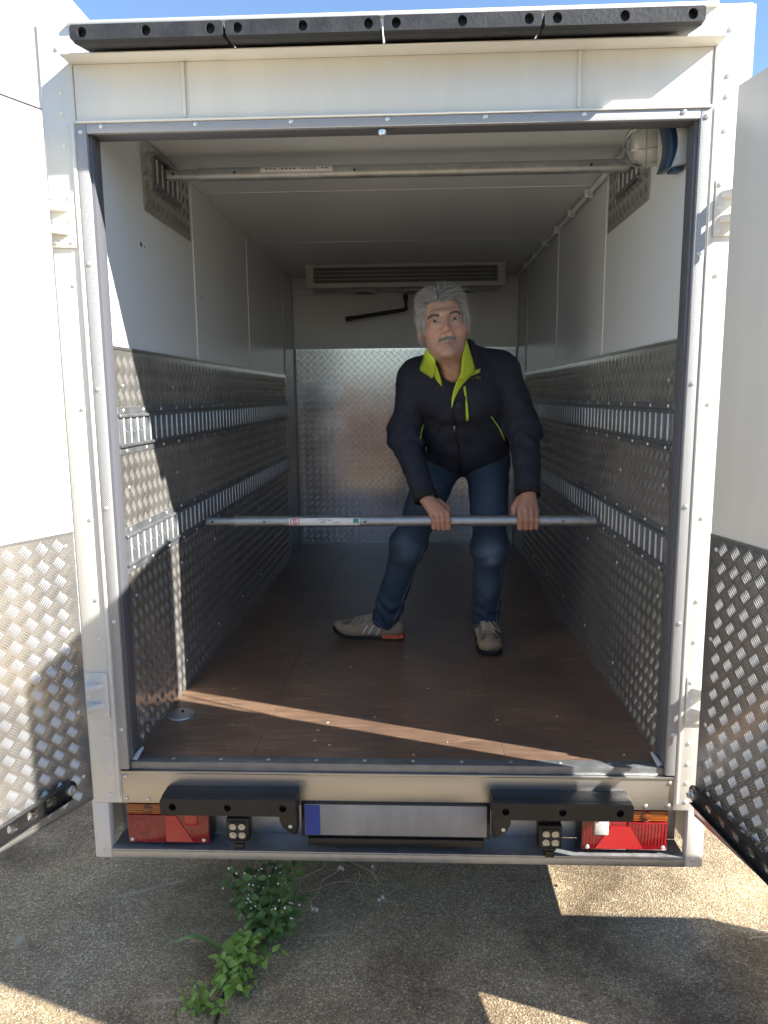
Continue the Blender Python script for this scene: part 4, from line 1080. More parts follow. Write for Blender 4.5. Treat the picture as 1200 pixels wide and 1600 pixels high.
# ---- materials
def attr_mat(name, rough, spec=0.3, bump=0.0, bscale=200, sss=0.0):
    m, n, l, b = node_mat(name)
    a = N(n, 'ShaderNodeAttribute'); a.attribute_name = 'Col'
    tc = N(n, 'ShaderNodeTexCoord'); nz = N(n, 'ShaderNodeTexNoise', Scale=bscale*0.3, Detail=5.0); l.new(tc.outputs['Object'], nz.inputs['Vector'])
    rr = ramp(n, [(0.3, (0.88, 0.86, 0.85)), (0.7, (1.1, 1.1, 1.1))]); l.new(nz.outputs['Fac'], rr.inputs['Fac'])
    l.new(mixc(n, l, 'MULTIPLY', 1.0, a.outputs['Color'], rr.outputs['Color']), b.inputs['Base Color'])
    b.inputs['Roughness'].default_value = rough; b.inputs['Specular IOR Level'].default_value = spec
    if sss: b.inputs['Subsurface Weight'].default_value = sss; b.inputs['Subsurface Radius'].default_value = (0.012, 0.005, 0.003); b.inputs['Subsurface Scale'].default_value = 0.6
    if bump:
        nb = N(n, 'ShaderNodeTexNoise', Scale=bscale, Detail=6.0); l.new(tc.outputs['Object'], nb.inputs['Vector'])
        bp = N(n, 'ShaderNodeBump', Strength=bump, Distance=0.002); l.new(nb.outputs['Fac'], bp.inputs['Height']); l.new(bp.outputs[0], b.inputs['Normal'])
attr_mat('skin', 0.48, 0.4, 0.18, 260, 0.12); attr_mat('hair_strand', 0.45, 0.4)
mat('jacket_cloth', (0.022, 0.025, 0.038), 0.78, var=0.15, vscale=30, bump=0.5, bscale=16, spec=0.3)
mat('jacket_lime', (0.50, 0.66, 0.045), 0.75, var=0.08, vscale=40, bump=0.15, bscale=60)
mat('jacket_trim', (0.007, 0.007, 0.009), 0.7)
mat('shirt', (0.022, 0.016, 0.018), 0.85, var=0.2, vscale=50)
mat('zip_metal', (0.6, 0.6, 0.58), 0.35, 0.8)
mat('eye_white', (0.55, 0.50, 0.46), 0.45); mat('iris', (0.03, 0.018, 0.010), 0.35)
mat('suede', (0.27, 0.20, 0.125), 0.85, var=0.18, vscale=45, bump=0.3, bscale=150)
mat('suede_grey', (0.12, 0.105, 0.09), 0.85); mat('shoe_white', (0.55, 0.53, 0.48), 0.6); mat('sole_black', (0.012, 0.012, 0.012), 0.7)
mat('sole_orange', (0.50, 0.085, 0.03), 0.6); mat('lace', (0.42, 0.36, 0.27), 0.8)
m, n, l, b = node_mat('denim')
tc = N(n, 'ShaderNodeTexCoord'); at = N(n, 'ShaderNodeAttribute'); at.attribute_name = 'Col'
nz = N(n, 'ShaderNodeTexNoise', Scale=9.0, Detail=6.0); l.new(tc.outputs['Object'], nz.inputs['Vector'])
nf = N(n, 'ShaderNodeTexNoise', Scale=420.0, Detail=2.0); l.new(tc.outputs['Object'], nf.inputs['Vector'])
r1 = ramp(n, [(0.3, (0.75, 0.78, 0.82)), (0.7, (1.2, 1.2, 1.2))]); l.new(nz.outputs['Fac'], r1.inputs['Fac'])
r2 = ramp(n, [(0.3, (0.75, 0.75, 0.75)), (0.7, (1.25, 1.25, 1.25))]); l.new(nf.outputs['Fac'], r2.inputs['Fac'])
c = mixc(n, l, 'MULTIPLY', 1.0, at.outputs['Color'], r1.outputs['Color']); c = mixc(n, l, 'MULTIPLY', 1.0, c, r2.outputs['Color'])
l.new(c, b.inputs['Base Color']); b.inputs['Roughness'].default_value = 0.85
bp = N(n, 'ShaderNodeBump', Strength=0.6, Distance=0.006); nb = N(n, 'ShaderNodeTexNoise', Scale=22.0, Detail=5.0); l.new(tc.outputs['Object'], nb.inputs['Vector'])
l.new(nb.outputs['Fac'], bp.inputs['Height']); l.new(bp.outputs[0], b.inputs['Normal'])
def set_col(o, C):
    a = o.data.color_attributes.new('Col', 'FLOAT_COLOR', 'POINT')
    C = np.concatenate([C, np.ones((len(C), 1))], 1).astype(np.float32); a.data.foreach_set('color', C.ravel())

# ---- head: local frame x = image right, -y = face, z = up
HR = rotm(rx=-0.10, ry=0.0, rz=0.03) ; HR = rotm(ry=-0.115) @ HR
HS = 1.01
def to_head(P): return ((P-HEADC) @ HR)/HS
def from_head(q): return (np.asarray(q, float)*HS) @ HR.T + HEADC
def head_sdf(q):
    ax = np.abs(q[:, 0]); m = np.stack([ax, q[:, 1], q[:, 2]], 1)
    d = nell(q, (0, 0.022, 0.042), (0.076, 0.097, 0.090))
    d = smin(d, nell(q, (0, -0.028, -0.020), (0.064, 0.066, 0.084)), 0.03)
    d = smin(d, nell(m, (0.028, -0.018, -0.064), (0.032, 0.050, 0.042)), 0.03)                # jaw corners, jowls
    d = smin(d, nell(q, (0, -0.069, -0.095), (0.029, 0.025, 0.020)), 0.025)                  # chin
    d = smin(d, nell(m, (0.043, -0.058, -0.022), (0.026, 0.024, 0.022)), 0.025)              # cheeks
    d = smin(d, ncone(m, (0.0, -0.088, 0.030), (0.040, -0.076, 0.034), 0.011, 0.010), 0.018)  # brow
    d = smax(d, -nell(m, (0.033, -0.105, 0.010), (0.019, 0.020, 0.012)), 0.012)              # sockets
    d = smin(d, nell(m, (0.033, -0.0765, 0.009), (0.0165, 0.0145, 0.0125)), 0.006)            # lids
    d = smin(d, ncone(m, (0.020, -0.088, -0.004), (0.043, -0.080, -0.002), 0.005, 0.004), 0.008) # bag under the eye
    d = smax(d, -nell(m, (0.0335, -0.097, 0.0085), (0.0142, 0.014, 0.0025)), 0.0015)           # eye slit
    d = smin(d, ncone(q, (0, -0.088, 0.022), (0, -0.112, -0.024), 0.0085, 0.0125), 0.012)     # nose
    d = smin(d, nell(m, (0.0140, -0.100, -0.030), (0.0095, 0.012, 0.0085)), 0.008)
    d = smax(d, -nell(m, (0.0065, -0.108, -0.0395), (0.0038, 0.006, 0.004)), 0.003)
    d = smin(d, nell(q, (0, -0.083, -0.050), (0.032, 0.016, 0.018)), 0.015)                  # upper lip bulge
    d = smax(d, -ncone(m, (0.022, -0.100, -0.026), (0.036, -0.088, -0.056), 0.004, 0.0045), 0.008)  # nasolabial fold
    d = smin(d, ncone(m, (0, -0.0985, -0.0625), (0.020, -0.090, -0.0635), 0.0042, 0.003), 0.005)
    d = smin(d, ncone(m, (0, -0.0965, -0.0735), (0.017, -0.089, -0.0725), 0.0058, 0.004), 0.006)
    d = smax(d, -ncone(m, (0, -0.104, -0.0685), (0.024, -0.091, -0.0690), 0.0016, 0.0016), 0.003)  # mouth line
    for zz, a in ((0.055, 0.0), (0.067, 0.6), (0.079, 0.2)):                                  # forehead creases
        d = d + 0.0011*np.exp(-((q[:, 2]-zz-0.003*np.cos(q[:, 0]*60+a))/0.0022)**2)*(q[:, 1] < -0.03)*(ax < 0.05)
    e = nell(m, (0.079, 0.014, -0.004), (0.011, 0.021, 0.033), rotm(0.25, 0.0, 0.35))
    e = smax(e, -nell(m, (0.090, 0.006, 0.0), (0.008, 0.010, 0.018)), 0.006)
    d = smin(d, e, 0.008)
    d = smin(d, ncone(q, (0, 0.028, -0.050), (0.036, 0.135, -0.135), 0.052, 0.052), 0.025)
    d = smin(d, ncone(q, (0, -0.022, -0.080), (0.022, 0.068, -0.138), 0.032, 0.040), 0.03)       # throat
    return d
Vh, Fh = surface_nets(head_sdf, (-0.099, -0.135, -0.205), (0.102, 0.205, 0.145), 0.0026)
ax_ = np.abs(Vh[:, 0])
Ch = np.tile(np.array([0.51, 0.305, 0.22]), (len(Vh), 1))
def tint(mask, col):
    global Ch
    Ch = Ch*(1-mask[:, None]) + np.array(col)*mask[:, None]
g = lambda c, s: np.exp(-(((np.stack([ax_, Vh[:, 1], Vh[:, 2]], 1)-np.array(c))/np.array(s))**2).sum(1))
tint(0.55*g((0.043, -0.07, -0.024), (0.022, 0.03, 0.018)), (0.50, 0.19, 0.135))
tint(0.60*g((0.0, -0.115, -0.026), (0.016, 0.02, 0.016)), (0.50, 0.185, 0.13))
tint(0.45*g((0.078, 0.01, -0.005), (0.02, 0.03, 0.04)), (0.48, 0.17, 0.13))
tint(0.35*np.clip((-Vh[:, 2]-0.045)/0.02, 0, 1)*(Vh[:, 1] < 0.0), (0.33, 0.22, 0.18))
tint(0.75*g((0.006, -0.098, -0.072), (0.014, 0.012, 0.0045)), (0.38, 0.14, 0.12))
tint(0.7*g((0.006, -0.1, -0.0685), (0.02, 0.014, 0.0014)), (0.10, 0.03, 0.03))
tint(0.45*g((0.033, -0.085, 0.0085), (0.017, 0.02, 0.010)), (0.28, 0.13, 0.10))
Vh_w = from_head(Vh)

# ---- hands: palm above and behind the tube, fingers over the front and curled under it
def hand_sdf(P, wrist, mcp, thumb, tips):
    d = None
    cen = np.mean(mcp, 0)
    fore = wrist + (wrist-cen)/np.linalg.norm(wrist-cen)*0.07
    d = ncone(P, fore, wrist, 0.031, 0.026)
    for k, p in enumerate(mcp):
        base = wrist*0.82 + p*0.18 + (p-cen)*0.25
        d = smin(d, ncone(P, base, p, 0.0165, 0.0118), 0.012)
    for k, ch in enumerate(tips):
        pts = [mcp[k]] + ch; r0 = (0.0104, 0.0108, 0.0102, 0.0090)[k]
        f = chain(P, pts, [r0*1.08, r0*1.02, r0*0.92, r0*0.78], 0.0025)
        kn = np.linalg.norm(P-pts[1], axis=1) - r0*1.10; f = smin(f, kn, 0.003)
        d = smin(d, f, 0.0030)
    t = chain(P, thumb, [0.0165, 0.0135, 0.0115, 0.0095], 0.006)
    return smin(d, t, 0.009)
TR = 0.0195
def finger(x, r0, dx, reach=1.0):
    """points round the tube: front, under, behind"""
    out = []
    for ang in (14, -52, -112):
        a = math.radians(ang); R_ = TR + r0
        out.append(np.array([x, BAR_Y - R_*math.cos(a), BAR_Z + R_*math.sin(a)])); x += dx
    return out
def mk_hand(wrist, xs, mz, my, dx, thumb):
    mcp = [np.array([x, y, z]) for x, y, z in zip(xs, my, mz)]
    tips = [finger(x+dx, (0.0104, 0.0108, 0.0102, 0.0090)[k], dx*0.5) for k, x in enumerate(xs)]
    lo = np.min([*mcp, wrist, *sum(tips, [])], 0)-0.055; hi = np.max([*mcp, wrist, *sum(tips, [])], 0)+0.055
    hi[2] += 0.03; hi[1] += 0.02
    return surface_nets(lambda P: hand_sdf(P, wrist, mcp, thumb, tips), lo, hi, 0.0021), mcp, tips
# his left hand (image right): index nearest the middle of the picture
hl, mcpl, tipl = mk_hand(WR_L, (0.4455, 0.4665, 0.4865, 0.5050), (0.588, 0.592, 0.589, 0.582), (0.793, 0.790, 0.793, 0.799), 0.0,
    [np.array([0.452, 0.838, 0.622]), np.array([0.432, 0.832, 0.592]), np.array([0.430, 0.826, 0.565]), np.array([0.436, 0.829, 0.545])])
# his right hand (image left), turned inwards: index at the right
hr, mcpr, tipr = mk_hand(WR_R, (0.1800, 0.1625, 0.1440, 0.1265), (0.578, 0.579, 0.576, 0.571), (0.788, 0.785, 0.787, 0.792), 0.003,
    [np.array([0.150, 0.842, 0.610]), np.array([0.178, 0.836, 0.588]), np.array([0.186, 0.829, 0.562]), np.array([0.180, 0.828, 0.542])])

# ---- torso core under the clothes, so that head, arms and legs hang together
def core_sdf(P):
    d = ncone(P, (0.275, 1.17, 0.80), (0.225, 0.95, 1.05), 0.10, 0.11)
    d = smin(d, ncone(P, SH_R+[0.02, 0, 0], SH_L-[0.02, 0, 0], 0.045, 0.045), 0.03)
    for s, e, w in ((SH_R, EL_R, WR_R), (SH_L, EL_L, WR_L)): d = smin(d, chain(P, [s, e, w], [0.042, 0.034, 0.024], 0.02), 0.02)
    for h_, k_, a_ in ((HIP_R, KN_R, AN_R), (HIP_L, KN_L, AN_L)): d = smin(d, chain(P, [h_, k_, a_], [0.070, 0.050, 0.034], 0.02), 0.03)
    return smin(d, ncone(P, NECK, from_head((0, 0.02, -0.06)), 0.052, 0.05), 0.02)
Vc, Fc = surface_nets(core_sdf, (-0.13, 0.70, 0.03), (0.60, 1.34, 1.25), 0.014)
skin_c = np.array([0.45, 0.235, 0.16])
def hand_col(V, tips, mcp):
    C = np.tile(skin_c, (len(V), 1))
    for p in list(mcp) + [t[0] for t in tips] + [t[1] for t in tips]:
        w = np.exp(-(((V-p)/0.010)**2).sum(1))[:, None]*0.5; C = C*(1-w) + np.array([0.47, 0.19, 0.13])*w
    return C
parts = [(Vh_w, Fh, Ch), (hl[0], hl[1], hand_col(hl[0], tipl, mcpl)), (hr[0], hr[1], hand_col(hr[0], tipr, mcpr)), (Vc, Fc, np.tile(skin_c, (len(Vc), 1)))]
off = 0; AV = []; AF = []; AC = []
for v_, f_2, c_2 in parts: AV.append(v_); AF.append(f_2+off); AC.append(c_2); off += len(v_)
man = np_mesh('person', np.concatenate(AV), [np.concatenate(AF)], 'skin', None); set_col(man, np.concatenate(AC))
tag(man, 'person in dark jacket with lime collar and jeans, bending to grip the lower bar', 'person')

# ---- eyes
for sx in (-1, 1):
    c = from_head((sx*0.0335, -0.0775, 0.0088)); r = 0.0128*HS
    e = MB().lathe([(r*math.sin(t), -r*math.cos(t)) for t in np.linspace(0.001, math.pi-0.001, 16)], c, (0, -1, 0), 20).build('eye', 'eye_white', man, smooth=True)
    look = Vector((CAM - c)).normalized(); look = (look + Vector((0.02, 0, 0.02))).normalized()
    MB().lathe([(0.0001, 0.0013), (0.003, 0.0011), (0.0068, 0.0)], Vector(c) + look*(r-0.0010), look, 16).build('iris', 'iris', e, smooth=True)

# ---- hair: strands over a cap
def strands(name, roots, dirs, lens, widths, cols, bend, parent, m='hair_strand', seg=4):
    """flat tapering ribbons; bend is added to the direction along the strand"""
    n_ = len(roots); V = np.zeros((n_, seg+1, 2, 3)); p = roots.copy(); d = dirs.copy()
    view = roots - CAM; view /= np.linalg.norm(view, axis=1)[:, None]
    jit = nrng.normal(size=(n_, 3))*0.35
    for i in range(seg+1):
        t = i/seg
        s = np.cross(d, view+jit); s /= np.maximum(np.linalg.norm(s, axis=1), 1e-6)[:, None]
        w = (widths*(1-0.85*t**1.5)/2)[:, None]
        V[:, i, 0] = p - s*w; V[:, i, 1] = p + s*w
        d = d + bend/seg; d /= np.linalg.norm(d, axis=1)[:, None]
        p = p + d*(lens/seg)[:, None]
    base = (np.arange(n_)*(seg+1)*2)[:, None, None]
    q = np.array([(2*i, 2*i+1, 2*i+3, 2*i+2) for i in range(seg)])[None] + base
    o = np_mesh(name, V.reshape(-1, 3), [q.reshape(-1, 4)], m, parent)
    set_col(o, np.repeat(cols, (seg+1)*2, 0)); return o
def hairline(q):
    """> 0 where hair grows (head local)"""
    ax = np.abs(q[:, 0])
    z0 = np.where(q[:, 1] < -0.02, 0.082 - 0.012*np.exp(-(ax/0.02)**2) - np.clip((ax-0.045)/0.03, 0, 1)*0.055, 0.0)
    z0 = np.where(q[:, 1] >= -0.02, np.where(ax > 0.05, -0.012 - np.clip(q[:, 1]-0.0, 0, 0.07)*0.8, -0.06), z0)
    z0 = np.where((q[:, 1] < -0.005) & (ax > 0.060), -0.030, z0)
    return q[:, 2]-z0
def cap_sdf(q):
    d = nell(q, (0, 0.024, 0.042), (0.0800, 0.099, 0.094))
    d = smin(d, nell(np.stack([np.abs(q[:, 0]), q[:, 1], q[:, 2]], 1), (0.067, 0.0, 0.012), (0.016, 0.045, 0.045)), 0.02)
    return smax(d, -hairline(q)*0.6, 0.008)
Vk, Fk = surface_nets(cap_sdf, (-0.10, -0.11, -0.08), (0.10, 0.14, 0.155), 0.004)
hair = np_mesh('hair', from_head(Vk), [Fk], 'hair_strand', man); set_col(hair, (0.13+0.17*np.clip((np.abs(Vk[:, 0])-0.045)/0.03, 0, 1))[:, None]*np.array([[1.0, 0.99, 0.97]]))
nS = 10500
u_ = nrng.normal(size=(nS*4, 3)); u_ /= np.linalg.norm(u_, axis=1)[:, None]
q = u_*np.array([0.081, 0.0995, 0.0955]) + np.array([0, 0.024, 0.044])
keep = (hairline(q) > -0.002) & (q[:, 1] < 0.085); q = q[keep][:nS]; u_ = u_[keep][:nS]
cl = 0.6*np.sin(q[:, 0]*85+1)*np.cos(q[:, 1]*60+q[:, 2]*50) + 0.4*np.sin(q[:, 0]*190+q[:, 1]*120)                     # clumps
side_w = np.clip((np.abs(q[:, 0])-0.045)/0.03, 0, 1)
part = np.where(q[:, 0] > -0.012, 1.0, -1.0)                                # tousled, falling to both sides of a loose parting
dirs = np.stack([part*(0.55+0.35*cl)*(1-side_w) + 0.12*np.sign(q[:, 0])*side_w, 0.55+0.2*nrng.normal(size=len(q)), 0.60*(1-side_w)-0.55*side_w+0.15*cl], 1) + u_*0.24 + nrng.normal(size=q.shape)*0.30
dirs /= np.linalg.norm(dirs, axis=1)[:, None]
lens = (0.032+0.018*nrng.random(len(q)))*(1-0.40*side_w)*(1+0.25*cl)
bend = np.stack([part*0.5*(1-side_w), 0.7+0*cl, -0.95-0.35*side_w], 1)*1.0
gcol = (0.13+0.26*nrng.random(len(q))**1.4 + 0.16*side_w + 0.07*cl)[:, None]*np.array([1.05, 1.0, 0.93])
strands('hair_locks', from_head(q), dirs @ HR.T, lens*HS, 0.0011+0.0010*nrng.random(len(q)), np.clip(gcol, 0.07, 0.60), bend @ HR.T, hair)
# eyebrows and moustache
def patch(name, n_, fn, col, ln, wd, bendv):
    q, d = fn(n_); o = from_head(q)
    strands(name, o, (d/np.linalg.norm(d, axis=1)[:, None]) @ HR.T, (ln*(0.7+0.6*nrng.random(n_)))*HS, np.full(n_, wd), np.clip(np.array(col)[None]*(0.6+0.8*nrng.random((n_, 1))), 0.02, 0.8), np.tile(np.array(bendv, float), (n_, 1)) @ HR.T, man, seg=2)
def on_face(x, z):                                       # march to the face surface at local (x, z)
    y = np.full(len(x), -0.16)
    for _ in range(40): y = y + np.clip(head_sdf(np.stack([x, y, z], 1))*0.8, -0.01, 0.01)
    return np.stack([x, y, z], 1)
for sx in (-1, 1):
    def brow(n_, sx=sx):
        t = nrng.random(n_); x = sx*(0.016+0.036*t); z = 0.0235 + 0.0065*np.sin(np.clip(t*1.25, 0, 1)*math.pi*0.62) - 0.005*t**3 + nrng.normal(size=n_)*0.0021 + (0.002 if sx > 0 else 0)
        p = on_face(x, z); return p, np.stack([np.full(n_, sx*1.0), -0.25+0*x, 0.35-0.5*t], 1)
    patch('eyebrow', 260, brow, (0.12, 0.108, 0.098), 0.0065, 0.0011, (0, 0, -0.2))
def mous(n_):
    x = nrng.uniform(-0.028, 0.028, n_); z = -0.0500 - 0.15*np.abs(x) + nrng.normal(size=n_)*0.0028
    p = on_face(x, z); return p, np.stack([x*22, -0.55+0*x, -0.8+0*x], 1)
patch('moustache', 360, mous, (0.25, 0.225, 0.20), 0.0065, 0.0011, (0, 0.35, -0.5))

# ---- jacket
def torso_sdf(P):
    d = nell(P, (0.264, 1.145, 0.800), (0.182, 0.128, 0.120), rotm(rx=-0.45))
    d = smin(d, nell(P, (0.258, 1.070, 0.895), (0.188, 0.130, 0.130), rotm(rx=-0.55)), 0.07)
    d = smin(d, nell(P, (0.235, 0.960, 1.010), (0.172, 0.120, 0.128), rotm(rx=-0.75, ry=0.08)), 0.07)
    d = smin(d, ncone(P, SH_R+[0.025, 0.0, -0.005], SH_L-[0.025, 0, 0.005], 0.066, 0.066), 0.05)
    for s_ in (SH_R, SH_L): d = smin(d, ncone(P, (0.213, 0.90, 1.118), s_*0.8+np.array([0.213, 0.90, 1.118])*0.2+[0, 0, 0.012], 0.078, 0.056), 0.04)      # shoulder slope
    d = smin(d, ncone(P, (0.222, 0.930, 1.085), (0.200, 0.862, 1.152), 0.105, 0.079), 0.04)     # collar stand
    return d
def sleeve_sdf(P, s, e, w, sd):
    up = (w-e)/np.linalg.norm(w-e)
    end = w + up*0.010
    d = chain(P, [s, e, end], [0.0665, 0.0580, 0.0435], 0.05)
    # creases gathered at the elbow and along the forearm
    t = ((P-e) @ up)
    ph = np.sin(t*95 + 2.2*np.sin(P[:, 0]*38+sd) + 1.4*np.sin(P[:, 1]*31))
    d = d + 0.0030*ph*np.exp(-((t-0.015)/0.085)**2) + 0.0018*np.sin(t*70+3*np.sin(P[:, 0]*30))*np.exp(-((t-0.17)/0.05)**2)
    return smax(d, (P-end) @ up, 0.004)
HEM_N = np.array([0.0, 0.55, -0.80]); HEM_N /= np.linalg.norm(HEM_N)
def jacket_sdf(P):
    d = torso_sdf(P)
    hz_ = 0.682 - 0.16*(P[:, 1]-1.06) + 0.30*np.abs(P[:, 0]-0.255)*0.60
    d = smax(d, hz_-P[:, 2], 0.008)
    d = smin(d, sleeve_sdf(P, SH_R, EL_R, WR_R, 0.0), 0.022); d = smin(d, sleeve_sdf(P, SH_L, EL_L, WR_L, 2.0), 0.022)
    # soft drapes over the trunk
    d = d + 0.0056*wobble(P*np.array([1.0, 1.0, 1.5]), 32, 4) + 0.0028*wobble(P, 80, 5)
    bly = (P[:, 2]-0.86)
    d = d + 0.0035*np.sin(bly*75 + 16*(P[:, 0]-0.27)**2*10 + 2*np.sin(P[:, 0]*22))*np.exp(-((bly)/0.07)**2)
    # the open throat
    thr = ncone(P, from_head((0.0, -0.02, -0.10)), (0.212, 0.815, 1.010), 0.060, 0.010)
    d = smax(d, -thr, 0.006)
    return d
Vj, Fj = surface_nets(jacket_sdf, (-0.11, 0.74, 0.60), (0.60, 1.32, 1.24), 0.0066)
jk = np_mesh('jacket', Vj, [Fj], 'jacket_cloth', man)
def shirt_sdf(P): return np.maximum(torso_sdf(P)+0.007, P[:, 2]-(1.095+0.5*(P[:, 1]-0.83)))
Vs, Fs = surface_nets(lambda P: smax(shirt_sdf(P), 0.93-P[:, 2], 0.01), (0.08, 0.74, 0.92), (0.36, 1.05, 1.20), 0.006)
np_mesh('shirt', Vs, [Fs], 'shirt', man)
# ---- things lying on the jacket surface
def drape_many(Q, off, fn=jacket_sdf, y0=0.45):
    D = np.array([raydir(x, y) for x, y in Q]); Pt = CAM + D*((y0-CAM[1])/D[:, 1])[:, None]
    for _ in range(45):
        s = fn(Pt); go = (s > off) & (Pt[:, 1] < 1.25)
        if not go.any(): break
        Pt = Pt + D*np.where(go, np.maximum((s-off)*0.75, 0.0006), 0)[:, None]
    return Pt
def drape(px, py, off, fn=jacket_sdf, y0=0.45): return drape_many([(px, py)], off, fn, y0)[0]
def ribbon(name, left, right, off, m, parent, nn=10, th=0.003, k=4, fn=jacket_sdf):
    """sheet between two pixel-traced edges, laid on the cloth, with thickness"""
    def res(pl, n_):
        pl = np.array(pl, float); s = np.concatenate([[0], np.cumsum(np.linalg.norm(np.diff(pl, axis=0), axis=1))]); u = np.linspace(0, s[-1], n_)
        return np.stack([np.interp(u, s, pl[:, 0]), np.interp(u, s, pl[:, 1])], 1)
    A = res(left, nn); B_ = res(right, nn)
    V = drape_many([A[i]*(1-j/k)+B_[i]*j/k for i in range(nn) for j in range(k+1)], off, fn)
    F = [(i*(k+1)+j, i*(k+1)+j+1, (i+1)*(k+1)+j+1, (i+1)*(k+1)+j) for i in range(nn-1) for j in range(k)]
    o = np_mesh(name, V, [np.array(F)], m, parent)
    md = o.modifiers.new('thickness', 'SOLIDIFY'); md.thickness = th; md.offset = 0
    return o
def coll_fn(P):                                        # smooth body-plus-neck shape that the collar lies on
    return smin(torso_sdf(P), ncone(P, from_head((0, 0.03, -0.075)), (0.212, 0.885, 1.07), 0.066, 0.085), 0.02)
Z = lambda pts: [(620+x/6.956, 430+y/6.956) for x, y in pts]
ribbon('collar', Z([(325, 800), (285, 900), (245, 1030), (385, 1122)]), Z([(372, 835), (420, 930), (425, 1020), (400, 1090)]), 0.014, 'jacket_lime', jk, 12, fn=coll_fn)
ribbon('collar', Z([(425, 985), (405, 1075), (425, 1135), (488, 1205)]), Z([(432, 985), (450, 1040), (475, 1115), (492, 1203)]), 0.010, 'jacket_lime', jk, 10, fn=coll_fn)
ribbon('collar', Z([(752, 700), (722, 830), (706, 960), (700, 1060), (655, 1150)]), Z([(776, 760), (812, 880), (852, 1028), (850, 1060), (720, 1135)]), 0.015, 'jacket_lime', jk, 14, fn=coll_fn)
ribbon('collar', Z([(842, 1040), (760, 1085), (690, 1110), (650, 1155), (615, 1250), (596, 1340), (594, 1440)]), Z([(905, 1012), (905, 1056), (800, 1098), (715, 1185), (660, 1270), (620, 1360), (600, 1440)]), 0.010, 'jacket_lime', jk, 18, fn=coll_fn)
ribbon('collar_flap', Z([(782, 690), (822, 850), (852, 1025)]), Z([(840, 720), (895, 860), (902, 1008)]), 0.012, 'jacket_cloth', jk, 8, fn=coll_fn)
ribbon('chest_zip', Z([(722, 1215), (748, 1400), (752, 1585)]), Z([(748, 1202), (770, 1400), (785, 1582)]), 0.003, 'jacket_lime', jk, 10, k=2, th=0.002)
ribbon('zip_pull', Z([(733, 1315), (748, 1368)]), Z([(745, 1312), (758, 1366)]), 0.005, 'jacket_trim', jk, 4, k=1, th=0.002)
Z2 = lambda pts: [(600+x/4.615, 520+y/4.615) for x, y in pts]
ribbon('front_zip', Z2([(487, 540), (510, 720), (535, 860), (545, 1010)]), Z2([(497, 540), (520, 720), (545, 860), (555, 1010)]), 0.0025, 'jacket_trim', jk, 14, k=1, th=0.002)
ribbon('zip_pull', Z2([(502, 672), (506, 720)]), Z2([(511, 672), (514, 720)]), 0.005, 'zip_metal', jk, 4, k=1, th=0.002)
ribbon('side_zip', Z2([(770, 605), (830, 690), (868, 780)]), Z2([(778, 605), (838, 690), (876, 778)]), 0.003, 'jacket_lime', jk, 8, k=1, th=0.0015)
ribbon('side_zip', Z2([(284, 660), (266, 720), (262, 762)]), Z2([(289, 660), (271, 720), (267, 762)]), 0.003, 'jacket_lime', jk, 8, k=1, th=0.0015)
ribbon('zip_pull', Z2([(301, 822), (300, 862)]), Z2([(308, 822), (307, 862)]), 0.004, 'zip_metal', jk, 4, k=1, th=0.0015)
# small green emblem on the chest: bar, cross, loop
def stroke(pts, w=1.6):
    ribbon('emblem', Z([(x, y-4) for x, y in pts]), Z([(x, y+4) for x, y in pts]), 0.0025, 'jacket_lime_dark', jk, 4, k=1, th=0.0008)
mat('jacket_lime_dark', (0.16, 0.24, 0.02), 0.7)
for pts in ([(808, 1124), (845, 1124)], [(850, 1110), (882, 1108)], [(885, 1104), (908, 1104)], [(875, 1122), (908, 1118)]): stroke(pts)
ribbon('emblem', Z([(862, 1098), (862, 1122)]), Z([(870, 1098), (870, 1122)]), 0.0025, 'jacket_lime_dark', jk, 4, k=1, th=0.0008)
ribbon('emblem', Z([(902, 1104), (902, 1120)]), Z([(910, 1104), (910, 1120)]), 0.0025, 'jacket_lime_dark', jk, 4, k=1, th=0.0008)
# cuffs
for w, e in ((WR_R, EL_R), (WR_L, EL_L)):
    up = (w-e)/np.linalg.norm(w-e); c = w + up*0.006
    MB().lathe([(0.0425, -0.020), (0.0475, -0.018), (0.0470, 0.006), (0.0430, 0.008), (0.034, 0.004)], c, up, 32).build('cuff', 'jacket_trim', jk, smooth=True)
# clip-on microphone on the jacket front
mp = drape(717.5, 632.5, 0.006)
mic = empty('clip_microphone', tuple(mp)); tag(mic, 'small round clip-on microphone on the jacket front', 'microphone')
mat('mic_foam', (0.035, 0.038, 0.042), 0.95, var=0.6, vscale=180, bump=0.8, bscale=300)
def micf(P): return np.linalg.norm((P-mp)/np.array([1, 0.8, 1]), axis=1)-0.0145 + 0.0014*wobble(P, 420, 3)
Vm, Fm = surface_nets(micf, mp-0.02, mp+0.02, 0.0015); np_mesh('foam_ball', Vm, [Fm], 'mic_foam', mic)
MB().box(mp[0]-0.0035, mp[0]+0.0035, mp[1]+0.008, mp[1]+0.014, mp[2]-0.028, mp[2]-0.010).build('clip', 'black_plastic', mic, bevel=0.001)

